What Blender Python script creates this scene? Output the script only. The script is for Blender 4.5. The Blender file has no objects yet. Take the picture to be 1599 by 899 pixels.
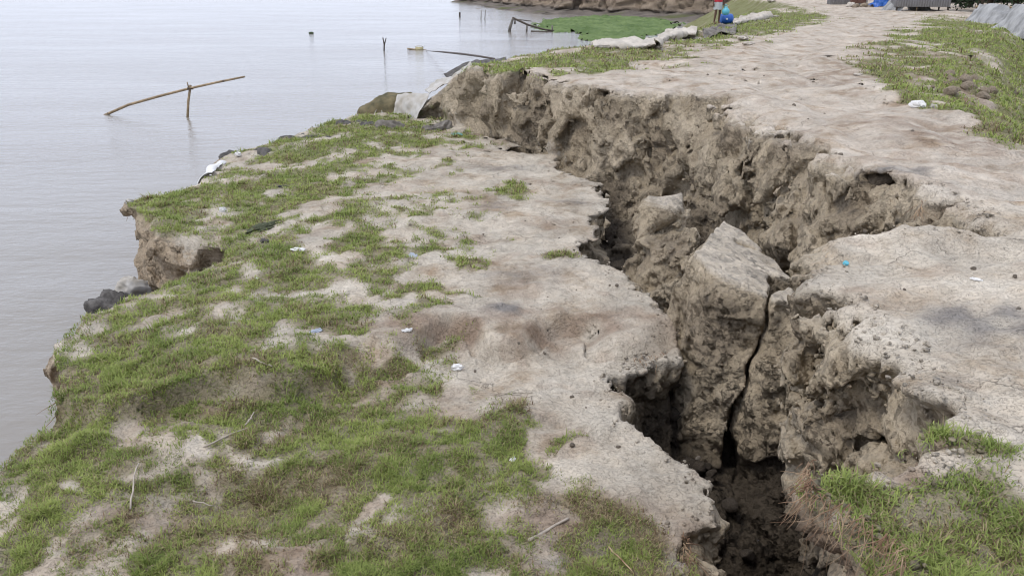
import bpy, bmesh, math, random
import numpy as np
from mathutils import Vector, Matrix

random.seed(7)
rng = np.random.default_rng(11)
scene = bpy.context.scene
COL = scene.collection

# ------------------------------------------------------------------ camera
TH = math.radians(20.3)          # pitch below the horizon
FPX = 1300.0                     # focal length in pixels of the 1599 px wide photograph
CAM_H = 1.8                      # eye height above the upper bank (z = 0)
cam_data = bpy.data.cameras.new('camera')
cam_data.sensor_width = 36.0
cam_data.lens = FPX / 1599.0 * 36.0
cam_data.clip_start = 0.05
cam_data.clip_end = 6000.0
cam = bpy.data.objects.new('camera', cam_data)
COL.objects.link(cam)
cam.location = (0, 0, CAM_H)
cam.rotation_euler = (math.pi / 2 - TH, 0, 0)
scene.camera = cam

# ------------------------------------------------------------------ sky, sun, exposure
SUN_EL, SUN_AZ = math.radians(60), math.radians(-120)     # azimuth from +Y towards +X
world = bpy.data.worlds.new('World')
scene.world = world
world.use_nodes = True
wn = world.node_tree
wn.nodes.clear()
w_out = wn.nodes.new('ShaderNodeOutputWorld')
w_bg = wn.nodes.new('ShaderNodeBackground')
w_sky = wn.nodes.new('ShaderNodeTexSky')
w_sky.sky_type = 'NISHITA'
w_sky.sun_disc = False
w_sky.sun_elevation = SUN_EL
w_sky.sun_rotation = SUN_AZ
w_sky.air_density = 1.0
w_sky.dust_density = 3.0
w_sky.ozone_density = 1.0
w_mix = wn.nodes.new('ShaderNodeMix')                    # thin even cloud veil over the sky
w_mix.data_type = 'RGBA'
w_mix.inputs[0].default_value = 0.80
w_mix.inputs[7].default_value = (8.3, 8.9, 10.6, 1)
w_bg.inputs['Strength'].default_value = 0.115
wn.links.new(w_sky.outputs[0], w_mix.inputs[6])
wn.links.new(w_mix.outputs[2], w_bg.inputs['Color'])
wn.links.new(w_bg.outputs[0], w_out.inputs['Surface'])

sun_data = bpy.data.lights.new('sun', 'SUN')
sun_data.energy = 1.2
sun_data.angle = math.radians(14)
sun_data.color = (1.0, 0.95, 0.87)
sun = bpy.data.objects.new('sun', sun_data)
COL.objects.link(sun)
sdir = Vector((math.sin(SUN_AZ) * math.cos(SUN_EL), math.cos(SUN_AZ) * math.cos(SUN_EL), math.sin(SUN_EL)))
sun.rotation_euler = sdir.to_track_quat('Z', 'Y').to_euler()
sun.location = (0, 0, 30)

scene.view_settings.view_transform = 'Standard'
scene.view_settings.look = 'None'
scene.view_settings.gamma = 1.0
scene.view_settings.exposure = 0.30
scene.view_settings.use_curve_mapping = False
scene.render.engine = 'CYCLES'
scene.cycles.use_denoising = True
scene.cycles.filter_width = 1.1
scene.cycles.max_bounces = 6
scene.cycles.diffuse_bounces = 3
scene.cycles.use_adaptive_sampling = True
scene.cycles.adaptive_threshold = 0.02
scene.cycles.glossy_bounces = 3

WATER_Z = -3.0

# ------------------------------------------------------------------ helpers
CT, ST = math.cos(TH), math.sin(TH)


def at(px, py, z):
    """World point at height z that is seen at photo pixel (px, py)."""
    dx = (px - 799.5) / FPX
    dy = (449.5 - py) / FPX
    d = np.array([dx, CT + dy * ST, -ST + dy * CT])
    t = (z - CAM_H) / d[2]
    return np.array([0, 0, CAM_H]) + d * t


def V(px, py, z):
    return Vector(at(px, py, z))


def P2(pts, z):
    out = []
    for p in pts:
        q = at(p[0], p[1], p[2] if len(p) > 2 else z)
        out.append((q[0], q[1]))
    return np.array(out)


def sm(a, b, x):
    t = np.clip((x - a) / (b - a), 0, 1)
    return t * t * (3 - 2 * t)


def mesh_np(name, verts, faces, mat=None, parent=None, smooth=True, colors=None):
    """Mesh object from numpy arrays; faces is (n,3) or (n,4)."""
    verts = np.ascontiguousarray(verts, dtype=np.float32)
    faces = np.ascontiguousarray(faces, dtype=np.int32)
    me = bpy.data.meshes.new(name)
    n, k = faces.shape
    me.vertices.add(len(verts))
    me.vertices.foreach_set('co', verts.ravel())
    me.loops.add(n * k)
    me.loops.foreach_set('vertex_index', faces.ravel())
    me.polygons.add(n)
    me.polygons.foreach_set('loop_start', np.arange(0, n * k, k, dtype=np.int32))
    me.update(calc_edges=True)
    if smooth:
        me.polygons.foreach_set('use_smooth', np.ones(n, dtype=bool))
    if colors is not None:
        a = me.attributes.new('Col', 'FLOAT_COLOR', 'POINT')
        c = np.ones((len(verts), 4), dtype=np.float32)
        c[:, :3] = colors
        a.data.foreach_set('color', c.ravel())
    if mat is not None:
        me.materials.append(mat)
    o = bpy.data.objects.new(name, me)
    COL.objects.link(o)
    if parent is not None:
        o.parent = parent
    return o


def bm_obj(name, bm, mat, parent=None, smooth=False):
    me = bpy.data.meshes.new(name)
    bm.normal_update()
    bm.to_mesh(me)
    bm.free()
    if smooth:
        me.polygons.foreach_set('use_smooth', np.ones(len(me.polygons), dtype=bool))
    if mat is not None:
        me.materials.append(mat)
    o = bpy.data.objects.new(name, me)
    COL.objects.link(o)
    if parent is not None:
        o.parent = parent
    return o


def tag(o, label, cat, group=None):
    o['label'] = label
    o['category'] = cat
    if group:
        o['group'] = group
    return o


def kind(o, k, label=None):
    o['kind'] = k
    if label:
        o['label'] = label
    return o


def empty(name, loc, rz=0.0):
    o = bpy.data.objects.new(name, None)
    COL.objects.link(o)
    o.location = loc
    o.rotation_euler = (0, 0, rz)
    return o


# ---- tiling noise volumes
NT = 64


def band_noise(shape, lam, seed):
    r = np.random.default_rng(seed).standard_normal(shape)
    f = np.fft.fftn(r)
    ks = np.meshgrid(*[np.fft.fftfreq(n) for n in shape], indexing='ij')
    k = np.sqrt(sum(q * q for q in ks)) * lam
    f *= np.exp(-((k - 1.0) / 0.45) ** 2)
    out = np.fft.ifftn(f).real
    return (out / out.std()).astype(np.float32)


N3 = band_noise((NT,) * 3, 12.8, 1)          # about five lumps across the tile
N3b = band_noise((NT,) * 3, 12.8, 2)
N2 = band_noise((256, 256), 16.0, 3)         # sixteen lumps across
N2b = band_noise((256, 256), 16.0, 4)


def worley_tile(n, npts, seed):
    r = np.random.default_rng(seed)
    pts = r.random((npts, 3)).astype(np.float32) * n
    val = r.random(npts).astype(np.float32)
    gr = r.standard_normal((npts, 3)).astype(np.float32)
    gr /= np.linalg.norm(gr, axis=1)[:, None]
    g = np.stack(np.meshgrid(*[np.arange(n, dtype=np.float32)] * 3, indexing='ij'), -1).reshape(-1, 3)
    f1 = np.full(len(g), 1e9, np.float32)
    f2 = np.full(len(g), 1e9, np.float32)
    cid = np.zeros(len(g), np.float32)
    for p, v, gv in zip(pts, val, gr):
        dv = (g - p + n / 2) % n - n / 2
        d = (dv * dv).sum(1)
        v = v - 0.5 + (dv @ gv) * (0.85 / 12.8)      # each chunk breaks along its own plane
        nearer = d < f1
        f2 = np.where(nearer, f1, np.minimum(f2, d))
        cid = np.where(nearer, v, cid)
        f1 = np.where(nearer, d, f1)
    return (np.sqrt(f2) - np.sqrt(f1)).reshape(n, n, n), cid.reshape(n, n, n)


WE, WC = worley_tile(NT, 125, 5)             # edge depth and tilted-facet height (cells about 12.8 texels wide)


def tri(tex, x, y, z, scale):
    """Trilinear lookup; scale = lumps per metre (a lump is 12.8 texels)."""
    q = 12.8 * scale
    c = []
    for v in (x, y, z):
        v = v * np.float32(q)
        i = np.floor(v).astype(np.int32)
        c.append((i & (NT - 1), (i + 1) & (NT - 1), (v - i).astype(np.float32)))
    (x0, x1, fx), (y0, y1, fy), (z0, z1, fz) = c
    T = tex.ravel()
    x0 = x0 * (NT * NT); x1 = x1 * (NT * NT); y0 = y0 * NT; y1 = y1 * NT

    def lerp(a, b, f):
        return a + (b - a) * f
    return lerp(lerp(lerp(T[x0 + y0 + z0], T[x0 + y0 + z1], fz), lerp(T[x0 + y1 + z0], T[x0 + y1 + z1], fz), fy),
                lerp(lerp(T[x1 + y0 + z0], T[x1 + y0 + z1], fz), lerp(T[x1 + y1 + z0], T[x1 + y1 + z1], fz), fy), fx)


def n2(x, y, scale, tex=None):
    tex = N2 if tex is None else tex
    q = 16.0 * scale
    u = np.asarray(x, np.float64) * q
    v = np.asarray(y, np.float64) * q
    i = np.floor(u).astype(np.int64); j = np.floor(v).astype(np.int64)
    fu = u - i; fv = v - j
    i0 = i & 255; i1 = (i + 1) & 255; j0 = j & 255; j1 = (j + 1) & 255
    return ((tex[i0, j0] * (1 - fu) + tex[i1, j0] * fu) * (1 - fv) + (tex[i0, j1] * (1 - fu) + tex[i1, j1] * fu) * fv)


def fbm2(x, y, s, tex=None):
    return (n2(x, y, s, tex) + 0.5 * n2(x + 3.1, y + 1.7, s * 2.1, tex) + 0.25 * n2(x + 7.7, y + 4.2, s * 4.3, tex)) / 1.15


def poly_sd(poly, x, y):
    """Signed distance to a closed polygon, negative inside."""
    x = np.asarray(x); y = np.asarray(y)
    d2 = np.full(x.shape, 1e9)
    inside = np.zeros(x.shape, bool)
    n = len(poly)
    for i in range(n):
        ax, ay = poly[i]; bx, by = poly[(i + 1) % n]
        ex, ey = bx - ax, by - ay
        wx, wy = x - ax, y - ay
        t = np.clip((wx * ex + wy * ey) / (ex * ex + ey * ey + 1e-12), 0, 1)
        d2 = np.minimum(d2, (wx - ex * t) ** 2 + (wy - ey * t) ** 2)
        c = (ay > y) != (by > y)
        if abs(ey) > 1e-12:
            inside ^= c & (x < ex * (y - ay) / ey + ax)
    return np.where(inside, -1, 1) * np.sqrt(d2)


def line_d(line, x, y):
    d2 = np.full(np.shape(x), 1e9)
    for (ax, ay), (bx, by) in zip(line[:-1], line[1:]):
        ex, ey = bx - ax, by - ay
        t = np.clip(((x - ax) * ex + (y - ay) * ey) / (ex * ex + ey * ey + 1e-12), 0, 1)
        d2 = np.minimum(d2, (x - ax - ex * t) ** 2 + (y - ay - ey * t) ** 2)
    return np.sqrt(d2)


# ------------------------------------------------------------------ materials
def new_mat(name):
    m = bpy.data.materials.new(name)
    m.use_nodes = True
    nt = m.node_tree
    b = nt.nodes['Principled BSDF']
    return m, nt, b


def node(nt, t, **kw):
    n = nt.nodes.new(t)
    for k, v in kw.items():
        setattr(n, k, v)
    return n


def noise_node(nt, coord, scale, detail=4, rough=0.55, vec_scale=None):
    n = node(nt, 'ShaderNodeTexNoise')
    n.inputs['Scale'].default_value = scale
    n.inputs['Detail'].default_value = detail
    n.inputs['Roughness'].default_value = rough
    if vec_scale is not None:
        mp = node(nt, 'ShaderNodeMapping')
        mp.inputs['Scale'].default_value = vec_scale
        nt.links.new(coord, mp.inputs['Vector'])
        coord = mp.outputs['Vector']
    nt.links.new(coord, n.inputs['Vector'])
    return n


def ramp(nt, src, stops):
    r = node(nt, 'ShaderNodeValToRGB')
    cr = r.color_ramp
    while len(cr.elements) < len(stops):
        cr.elements.new(0.5)
    for e, (p, c) in zip(cr.elements, stops):
        e.position = p
        e.color = (c, c, c, 1) if isinstance(c, (int, float)) else (*c, 1)
    nt.links.new(src, r.inputs[0])
    return r


def mixc(nt, fac, a, b, mode='MIX'):
    m = node(nt, 'ShaderNodeMix', data_type='RGBA', blend_type=mode)
    for sock, v in ((m.inputs[0], fac), (m.inputs[6], a), (m.inputs[7], b)):
        if isinstance(v, (int, float)):
            sock.default_value = v
        elif isinstance(v, tuple):
            sock.default_value = (*v, 1)
        else:
            nt.links.new(v, sock)
    return m.outputs[2]


def soil_material(name, top):
    """Dry silt or damp broken clay; the albedo layout comes from the mesh attribute Col."""
    m, nt, b = new_mat(name)
    L = nt.links
    tc = node(nt, 'ShaderNodeTexCoord').outputs['Object']
    at_ = node(nt, 'ShaderNodeAttribute', attribute_name='Col')
    col = at_.outputs['Color']
    n1 = noise_node(nt, tc, 6.0, 4, 0.6)
    n2_ = noise_node(nt, tc, 38.0, 4, 0.65)
    n3 = noise_node(nt, tc, 160.0, 2, 0.6)
    col = mixc(nt, 1.0, col, ramp(nt, n1.outputs[0], [(0.26, 0.76), (0.45, 0.98), (0.55, 1.02), (0.74, 1.13)]).outputs[0], 'MULTIPLY')
    col = mixc(nt, 1.0, col, ramp(nt, n2_.outputs[0], [(0.28, 0.80), (0.46, 0.98), (0.75, 1.08)]).outputs[0], 'MULTIPLY')
    if top:                                                     # patchy drying: greyer crust, browner damp silt
        dr = noise_node(nt, tc, 1.7, 5, 0.65)
        col = mixc(nt, 1.0, col, ramp(nt, dr.outputs[0], [(0.32, (0.70, 0.63, 0.55)), (0.47, (0.97, 0.96, 0.95)), (0.62, (1.06, 1.08, 1.10))]).outputs[0], 'MULTIPLY')
        sp = noise_node(nt, tc, 95.0, 2, 0.5)                   # dark specks
        col = mixc(nt, 1.0, col, ramp(nt, sp.outputs[0], [(0.25, 0.55), (0.33, 1.0)]).outputs[0], 'MULTIPLY')
    # wandering fine cracks of dried mud
    warp = noise_node(nt, tc, 9.0, 3, 0.6)
    wv = node(nt, 'ShaderNodeVectorMath', operation='MULTIPLY_ADD')
    L.new(warp.outputs['Color'], wv.inputs[0])
    wv.inputs[1].default_value = (0.16, 0.16, 0.16)
    L.new(tc, wv.inputs[2])
    vo = node(nt, 'ShaderNodeTexVoronoi', feature='DISTANCE_TO_EDGE')
    vo.inputs['Scale'].default_value = 3.6 if top else 5.0
    L.new(wv.outputs[0], vo.inputs['Vector'])
    crack = ramp(nt, vo.outputs['Distance'], [(0.0, 0.0), (0.010, 0.6), (0.03, 1.0)]).outputs[0]
    cm = noise_node(nt, tc, 1.3, 3, 0.6)                       # cracks fade in and out
    cmr = ramp(nt, cm.outputs[0], [(0.52, 0.0), (0.66, 1.0)]).outputs[0]
    crk = mixc(nt, cmr, (1, 1, 1), crack)
    if top:
        col = mixc(nt, 1.0, col, mixc(nt, 0.5, (1, 1, 1), crk), 'MULTIPLY')
    L.new(col, b.inputs['Base Color'])
    b.inputs['Roughness'].default_value = 0.95
    b.inputs['Specular IOR Level'].default_value = 0.15
    # relief
    def math_(op, a, c):
        q = node(nt, 'ShaderNodeMath', operation=op)
        for i, v in enumerate((a, c)):
            if isinstance(v, (int, float)):
                q.inputs[i].default_value = v
            else:
                L.new(v, q.inputs[i])
        return q.outputs[0]
    if top:
        fl = noise_node(nt, tc, 2.6, 6, 0.62)                     # flaking crust: many shallow ledges
        st = ramp(nt, fl.outputs[0], [(0.36, 0.0), (0.365, 0.25), (0.44, 0.3), (0.445, 0.5), (0.52, 0.55), (0.525, 0.75), (0.60, 0.8), (0.605, 1.0)]).outputs[0]
        fl2 = noise_node(nt, tc, 11.0, 4, 0.65)
        st2 = ramp(nt, fl2.outputs[0], [(0.40, 0.0), (0.42, 0.45), (0.52, 0.5), (0.54, 1.0)]).outputs[0]
        h = math_('ADD', math_('MULTIPLY', n1.outputs[0], 0.020), math_('MULTIPLY', n2_.outputs[0], 0.021))
        h = math_('ADD', h, math_('MULTIPLY', n3.outputs[0], 0.003))
        h = math_('ADD', h, math_('MULTIPLY', st, 0.038))
        h = math_('ADD', h, math_('MULTIPLY', st2, 0.022))
        h = math_('ADD', h, math_('MULTIPLY', crk, 0.012))
    else:
        fv = node(nt, 'ShaderNodeVectorMath', operation='MULTIPLY_ADD')
        L.new(warp.outputs['Color'], fv.inputs[0]); fv.inputs[1].default_value = (0.03, 0.03, 0.03); L.new(tc, fv.inputs[2])

        def facets(scale):
            v = node(nt, 'ShaderNodeTexVoronoi')
            v.inputs['Scale'].default_value = scale
            L.new(fv.outputs[0], v.inputs['Vector'])
            df = node(nt, 'ShaderNodeVectorMath', operation='SUBTRACT')
            L.new(fv.outputs[0], df.inputs[0]); L.new(v.outputs['Position'], df.inputs[1])
            cc = node(nt, 'ShaderNodeVectorMath', operation='SUBTRACT')
            L.new(v.outputs['Color'], cc.inputs[0]); cc.inputs[1].default_value = (0.5, 0.5, 0.5)
            dt = node(nt, 'ShaderNodeVectorMath', operation='DOT_PRODUCT')
            L.new(df.outputs[0], dt.inputs[0]); L.new(cc.outputs[0], dt.inputs[1])
            return dt.outputs['Value']
        h = math_('ADD', math_('MULTIPLY', n1.outputs[0], 0.02), math_('MULTIPLY', n2_.outputs[0], 0.02))
        h = math_('ADD', h, math_('MULTIPLY', n3.outputs[0], 0.008))
        h = math_('ADD', h, math_('MULTIPLY', facets(9.0), 1.6))
        h = math_('ADD', h, math_('MULTIPLY', facets(26.0), 2.0))
        h = math_('ADD', h, math_('MULTIPLY', facets(70.0), 1.6))
    bp = node(nt, 'ShaderNodeBump')
    bp.inputs['Strength'].default_value = 0.9
    bp.inputs['Distance'].default_value = 1.0
    L.new(h, bp.inputs['Height'])
    L.new(bp.outputs[0], b.inputs['Normal'])
    return m


def blade_material(name):
    m, nt, b = new_mat(name)
    a = node(nt, 'ShaderNodeAttribute', attribute_name='Col')
    nt.links.new(a.outputs['Color'], b.inputs['Base Color'])
    b.inputs['Roughness'].default_value = 0.6
    b.inputs['Specular IOR Level'].default_value = 0.25
    tr = node(nt, 'ShaderNodeBsdfTranslucent')
    nt.links.new(a.outputs['Color'], tr.inputs['Color'])
    mx = node(nt, 'ShaderNodeMixShader')
    mx.inputs[0].default_value = 0.3
    nt.links.new(b.outputs[0], mx.inputs[1])
    nt.links.new(tr.outputs[0], mx.inputs[2])
    nt.links.new(mx.outputs[0], nt.nodes['Material Output'].inputs['Surface'])
    return m


def simple_mat(name, col, rough=0.8, var=0.18, scale=8.0, bump=0.01, spec=0.3, col2=None, stretch=(1, 1, 1), metal=0.0):
    """Plain material with blotchy colour variation and relief."""
    m, nt, b = new_mat(name)
    tc = node(nt, 'ShaderNodeTexCoord').outputs['Object']
    n1 = noise_node(nt, tc, scale, 5, 0.6, stretch)
    c2 = col2 if col2 else tuple(c * (1 - 2 * var) for c in col)
    f = ramp(nt, n1.outputs[0], [(0.36, 0.0), (0.64, 1.0)]).outputs[0]
    nt.links.new(mixc(nt, f, c2, col), b.inputs['Base Color'])
    b.inputs['Roughness'].default_value = rough
    b.inputs['Specular IOR Level'].default_value = spec
    b.inputs['Metallic'].default_value = metal
    if bump:
        bp = node(nt, 'ShaderNodeBump')
        bp.inputs['Strength'].default_value = 0.8
        bp.inputs['Distance'].default_value = bump
        n3 = noise_node(nt, tc, scale * 3.5, 4, 0.6, stretch)
        nt.links.new(n3.outputs[0], bp.inputs['Height'])
        nt.links.new(bp.outputs[0], b.inputs['Normal'])
    return m


M_TOP = soil_material('dry_silt', True)
M_WALL = soil_material('broken_clay', False)
M_GRASS = blade_material('grass_blades')
#--SECTION terrain

# ------------------------------------------------------------------ ground shape
# upper bank outline (z = 0): near nose, near block, crack arm, long scarp rim
bank_px = [(1380, 905), (1392, 850), (1376, 822), (1330, 792), (1290, 768), (1240, 745), (1240, 708), (1300, 692), (1390, 672),
           (1440, 660), (1468, 640), (1482, 606), (1440, 568), (1395, 532), (1395, 505), (1345, 480), (1318, 445),
           (1262, 408), (1285, 370), (1335, 356), (1440, 354), (1548, 357), (1500, 328), (1440, 308), (1395, 293), (1340, 276),
           (1310, 262), (1260, 235), (1210, 208), (1170, 190), (1130, 172), (1090, 158), (1040, 150), (960, 145),
           (900, 135), (850, 122), (790, 114), (745, 108)]
BANK = np.vstack([P2(bank_px, 0.0), [(-1.6, 20.0), (-9, 24), (-9, 90), (90, 90), (90, 0.2), (-2.0, 0.2), (-2.0, 1.2), (0.9, 1.3)]])
# slumped slab outline (about z = -1.45)
ZS = -1.42
slump_px = [(1078, 930), (1082, 899), (1092, 862), (1074, 822), (1080, 800), (1118, 778), (1130, 745), (1122, 718), (1088, 695), (1048, 664),
            (1010, 645), (984, 624), (962, 580), (1000, 560), (1052, 546), (1056, 515), (1048, 490), (1008, 455), (985, 440),
            (948, 428), (916, 402), (925, 382), (946, 372), (930, 350), (952, 330), (940, 312), (944, 288), (912, 280),
            (876, 273), (868, 247), (800, 240)]
SLUMP = np.vstack([P2(slump_px, ZS), [(1.0, 18.6), (-0.6, 19.6), (-1.6, 20.0)],
                   P2([(640, 190), (600, 179), (560, 186), (480, 208), (420, 223), (350, 238), (335, 262), (310, 288), (280, 301),
                       (198, 313), (206, 330), (228, 346), (242, 372), (300, 379), (354, 386), (352, 410), (318, 440, -1.55)], ZS),
                   P2([(285, 470, -1.8), (240, 520, -1.9), (160, 545, -1.9), (100, 588, -1.75), (104, 630, -1.75), (112, 662, -1.8),
                       (70, 700, -1.8), (22, 745, -1.8), (-20, 800, -1.8), (-90, 860, -1.8)], ZS), [(-3.4, 2.0), (0.8, 2.0)]])
LEDGE = P2([(250, 372), (365, 380), (380, 440), (300, 540, -1.8), (160, 548, -2.0), (178, 526, -2.1), (238, 494, -2.1), (238, 440, -2.0)], ZS)
step_line = P2([(1090, 545), (1055, 543), (900, 537), (760, 534), (680, 538), (600, 565), (480, 592), (340, 622), (210, 652), (60, 672)], ZS)
STEP_X = step_line[::-1, 0]
STEP_Y = step_line[::-1, 1]
river_rim = P2([(700, 118), (745, 104), (800, 92), (860, 82), (920, 72), (1030, 66), (1085, 50), (1130, 35), (1180, 20), (1240, 8)], 0.0)
river_rim = np.vstack([river_rim, [(24, 85), (26, 140)]])
RR_X, RR_Y = river_rim[:, 0], river_rim[:, 1]
land_rim = np.array([(6.0, 0.0), (5.4, 6.0), (5.3, 8.5), (6.3, 12.5), (9.6, 19.0), (15.0, 28.0), (21.0, 38.0), (29.0, 52.0), (42, 70), (60, 90)])


def plates(x, y):
    """Shallow ledges of a flaking silt crust."""
    q = 2.2 * fbm2(x, y * 1.25, 0.55, N2b) + 0.5 * n2(x, y, 3.3) + 7.0
    f = q - np.floor(q)
    return 0.013 * (np.floor(q) - 7.0 + sm(0.0, 0.18, f)) - 0.010 * (q - 7.0)


def h_slump(x, y, ledge=False):
    w = 0.020 * fbm2(x, y, 0.4)
    sy = np.interp(x, STEP_X, STEP_Y) + 0.16 * n2(x, y, 0.8)
    s = y - sy
    left = sm(-1.0, -3.4, x)
    drop = 0.21
    wid = 0.36 - 0.14 * left
    h = ZS + 0.07 + w - drop * (1 - sm(0.0, wid, s))
    h = h + 0.05 * np.exp(-(s / 0.09) ** 2) * (s < 0) * (1 - left)
    h -= 0.10 * sm(-2.4, -4.6, x) * sm(9.5, 7.5, y)
    dip = 1.45 * np.exp(-(((x + 4.85) / 0.85) ** 2 + ((y - 9.85) / 0.8) ** 2))
    if not ledge:
        dip = dip * sm(10.6, 9.9, y)
    h = h - dip
    # droop towards the river on the far left, rise towards the scarp foot
    h -= 0.16 * sm(-4.6, -6.2, x) * sm(11, 14, y)
    h += 0.05 * sm(16.0, 18.5, y + 0.25 * x)
    h -= 0.10 * np.exp(-(((x + 1.9) / 0.55) ** 2 + ((y - 4.9) / 0.45) ** 2))
    return h + plates(x, y) + 0.008 * n2(x, y, 2.2) + 0.006 * n2(x, y, 5.1)


def river_off(x, y):
    """How far a point lies out beyond the river rim of the upper bank (positive towards the water)."""
    yy = np.maximum(y, RR_Y[0])
    return np.interp(yy, RR_Y, RR_X) - x


def land_off(x, y):
    return (x - np.interp(y, land_rim[:, 1], land_rim[:, 0])) * 0.86


def h_bank(x, y):
    h = 0.04 * fbm2(x, y, 0.3) + plates(x + 3, y) * sm(30, 14, y) + 0.008 * n2(x, y, 2.0) + 0.006 * n2(x, y, 5.0)
    # the near block has settled a little behind the crack arm
    h -= 0.13 * sm(6.15, 5.7, y) * sm(4.2, 3.2, x)
    h -= 0.06 * sm(3.6, 2.4, y)
    # wheel ruts along the road
    dc = line_d(ROAD, x, y)
    h -= 0.035 * (np.exp(-((dc - 0.55) / 0.16) ** 2)) * sm(5.0, 8.0, y)
    ro = river_off(x, y)
    h -= np.maximum(ro, 0) * 0.52 * sm(0.0, 1.2, ro) * sm(17.5, 19.0, y)
    lo = land_off(x, y)
    g = np.maximum(lo, 0)
    h -= np.minimum(0.36 * g * sm(0, 1.6, lo), 2.4)
    h -= 0.12 * np.maximum(0, fbm2(x, y, 0.8, N2b)) * sm(-0.3, 0.8, lo) * sm(40, 20, y)
    return np.maximum(h, -3.6)


ROAD = np.vstack([[(4.6, -1.0), (4.2, 4.0)], P2([(1585, 310), (1470, 245), (1340, 175), (1230, 130), (1190, 95), (1262, 66), (1345, 42), (1375, 26), (1310, 13)], 0.0)])


# ---- grass cover: patches (px, py, rx, ry, strength) on the slab and on the bank
def blobs(lst, z):
    out = []
    for (px, py, rx, ry, s) in lst:
        c = at(px, py, z); ex = at(px + rx, py, z); ey = at(px, py - ry, z); ey2 = at(px, py + ry, z)
        out.append((c[0], c[1], abs(ex[0] - c[0]), 0.5 * abs(ey[1] - ey2[1]), s))
    return out


G_SLUMP = blobs([
    (575, 205, 95, 18, 1), (640, 222, 75, 12, .9), (500, 238, 110, 20, .9), (690, 232, 60, 10, .6), (420, 270, 70, 22, .8), (697, 266, 16, 7, .8),
    (360, 305, 130, 20, 1), (300, 330, 90, 30, 1), (470, 290, 110, 30, .9), (560, 285, 80, 20, .6), (400, 345, 90, 20, .9), (500, 330, 90, 20, .8),
    (660, 316, 70, 9, .75), (795, 307, 26, 7, .9), (735, 344, 36, 6, .6), (610, 335, 60, 10, .5),
    (395, 385, 70, 16, 1), (480, 400, 90, 22, .9), (590, 375, 90, 13, .8), (660, 372, 50, 9, .8), (640, 405, 90, 12, .8), (800, 373, 18, 5, .7), (870, 407, 18, 5, .6),
    (330, 430, 90, 24, .95), (440, 440, 90, 22, .9), (300, 465, 80, 25, 1), (560, 430, 60, 20, .8), (555, 475, 50, 26, .8), (680, 467, 45, 12, 1), (720, 472, 40, 6, .6),
    (420, 480, 100, 22, .8), (500, 500, 80, 24, .8), (340, 510, 90, 22, .7), (600, 505, 50, 18, .7), (655, 515, 40, 14, .8), (240, 540, 90, 24, .9),
    (200, 590, 110, 38, 1.2), (290, 570, 70, 34, 1.2), (400, 545, 80, 26, 1), (480, 550, 60, 24, .9), (615, 562, 36, 16, 1), (430, 580, 60, 14, .7),
    (380, 640, 110, 22, 1), (480, 610, 70, 16, .7), (150, 650, 60, 14, .9), (110, 700, 80, 22, 1), (200, 725, 110, 24, .9), (60, 760, 70, 30, 1), (30, 830, 60, 40, 1),
    (300, 690, 90, 22, .8), (330, 770, 110, 50, .85), (420, 740, 90, 50, .8), (290, 850, 90, 50, .75), (530, 660, 80, 40, 1.05), (610, 640, 90, 30, 1.1), (640, 690, 90, 40, 1.1),
    (780, 655, 55, 18, .9), (770, 690, 55, 30, 1), (700, 730, 70, 24, .8), (560, 740, 90, 36, .9), (640, 770, 90, 36, 1), (500, 800, 90, 40, .75), (650, 830, 70, 30, 1),
    (560, 870, 110, 40, 1), (700, 860, 50, 30, .7), (840, 660, 20, 10, .5), (910, 665, 22, 5, .7), (850, 690, 20, 16, .5),
    (870, 770, 50, 14, .5), (960, 780, 80, 16, .55), (1010, 800, 60, 24, .6), (900, 862, 45, 18, .9), (840, 870, 40, 20, .6), (1040, 850, 30, 36, .5), (200, 880, 70, 30, .5),
    (470, 880, 60, 30, .5), (950, 890, 40, 20, .5), (280, 600, 60, 20, 1.1), (360, 370, 60, 14, .9), (240, 320, 40, 10, .9)], ZS)
S_SLUMP = blobs([  # bare places inside the grass
    (225, 652, 55, 12, 1), (290, 640, 60, 8, .6), (250, 695, 40, 10, 1), (170, 790, 40, 18, 1), (110, 860, 85, 34, 1), (150, 840, 80, 14, .8), (560, 770, 30, 8, .9), (440, 870, 40, 34, .9),
    (520, 735, 30, 14, .7), (690, 660, 30, 26, .9), (730, 700, 24, 10, .6), (600, 795, 40, 8, .5), (350, 600, 36, 20, .8), (400, 265, 60, 9, .8), (330, 290, 50, 6, .4),
    (460, 530, 40, 8, .7), (380, 365, 60, 8, .7), (330, 492, 50, 8, .9), (560, 545, 40, 9, .9), (560, 615, 50, 10, .7), (520, 370, 60, 8, .7), (610, 300, 60, 8, .7),
    (480, 460, 60, 7, .8), (150, 740, 30, 9, .8), (200, 770, 50, 9, .6), (430, 680, 70, 9, .6), (270, 500, 50, 8, .7)], ZS)
D_SLUMP = blobs([  # dry, brownish growth and damp litter
    (350, 765, 120, 55, .75), (450, 720, 70, 40, .6), (1000, 795, 110, 28, .95), (870, 775, 80, 26, .9), (760, 620, 90, 12, .6), (440, 875, 60, 40, .8), (130, 800, 60, 12, .8),
    (640, 520, 70, 12, .8), (340, 620, 70, 14, .7), (590, 580, 60, 12, .7), (700, 800, 70, 26, .6), (300, 490, 40, 12, .5), (560, 700, 36, 16, .3), (1040, 855, 50, 50, .8),
    (480, 740, 50, 26, .8), (300, 850, 90, 36, .5), (450, 260, 60, 8, .5), (820, 840, 70, 20, .7)], ZS)
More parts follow.
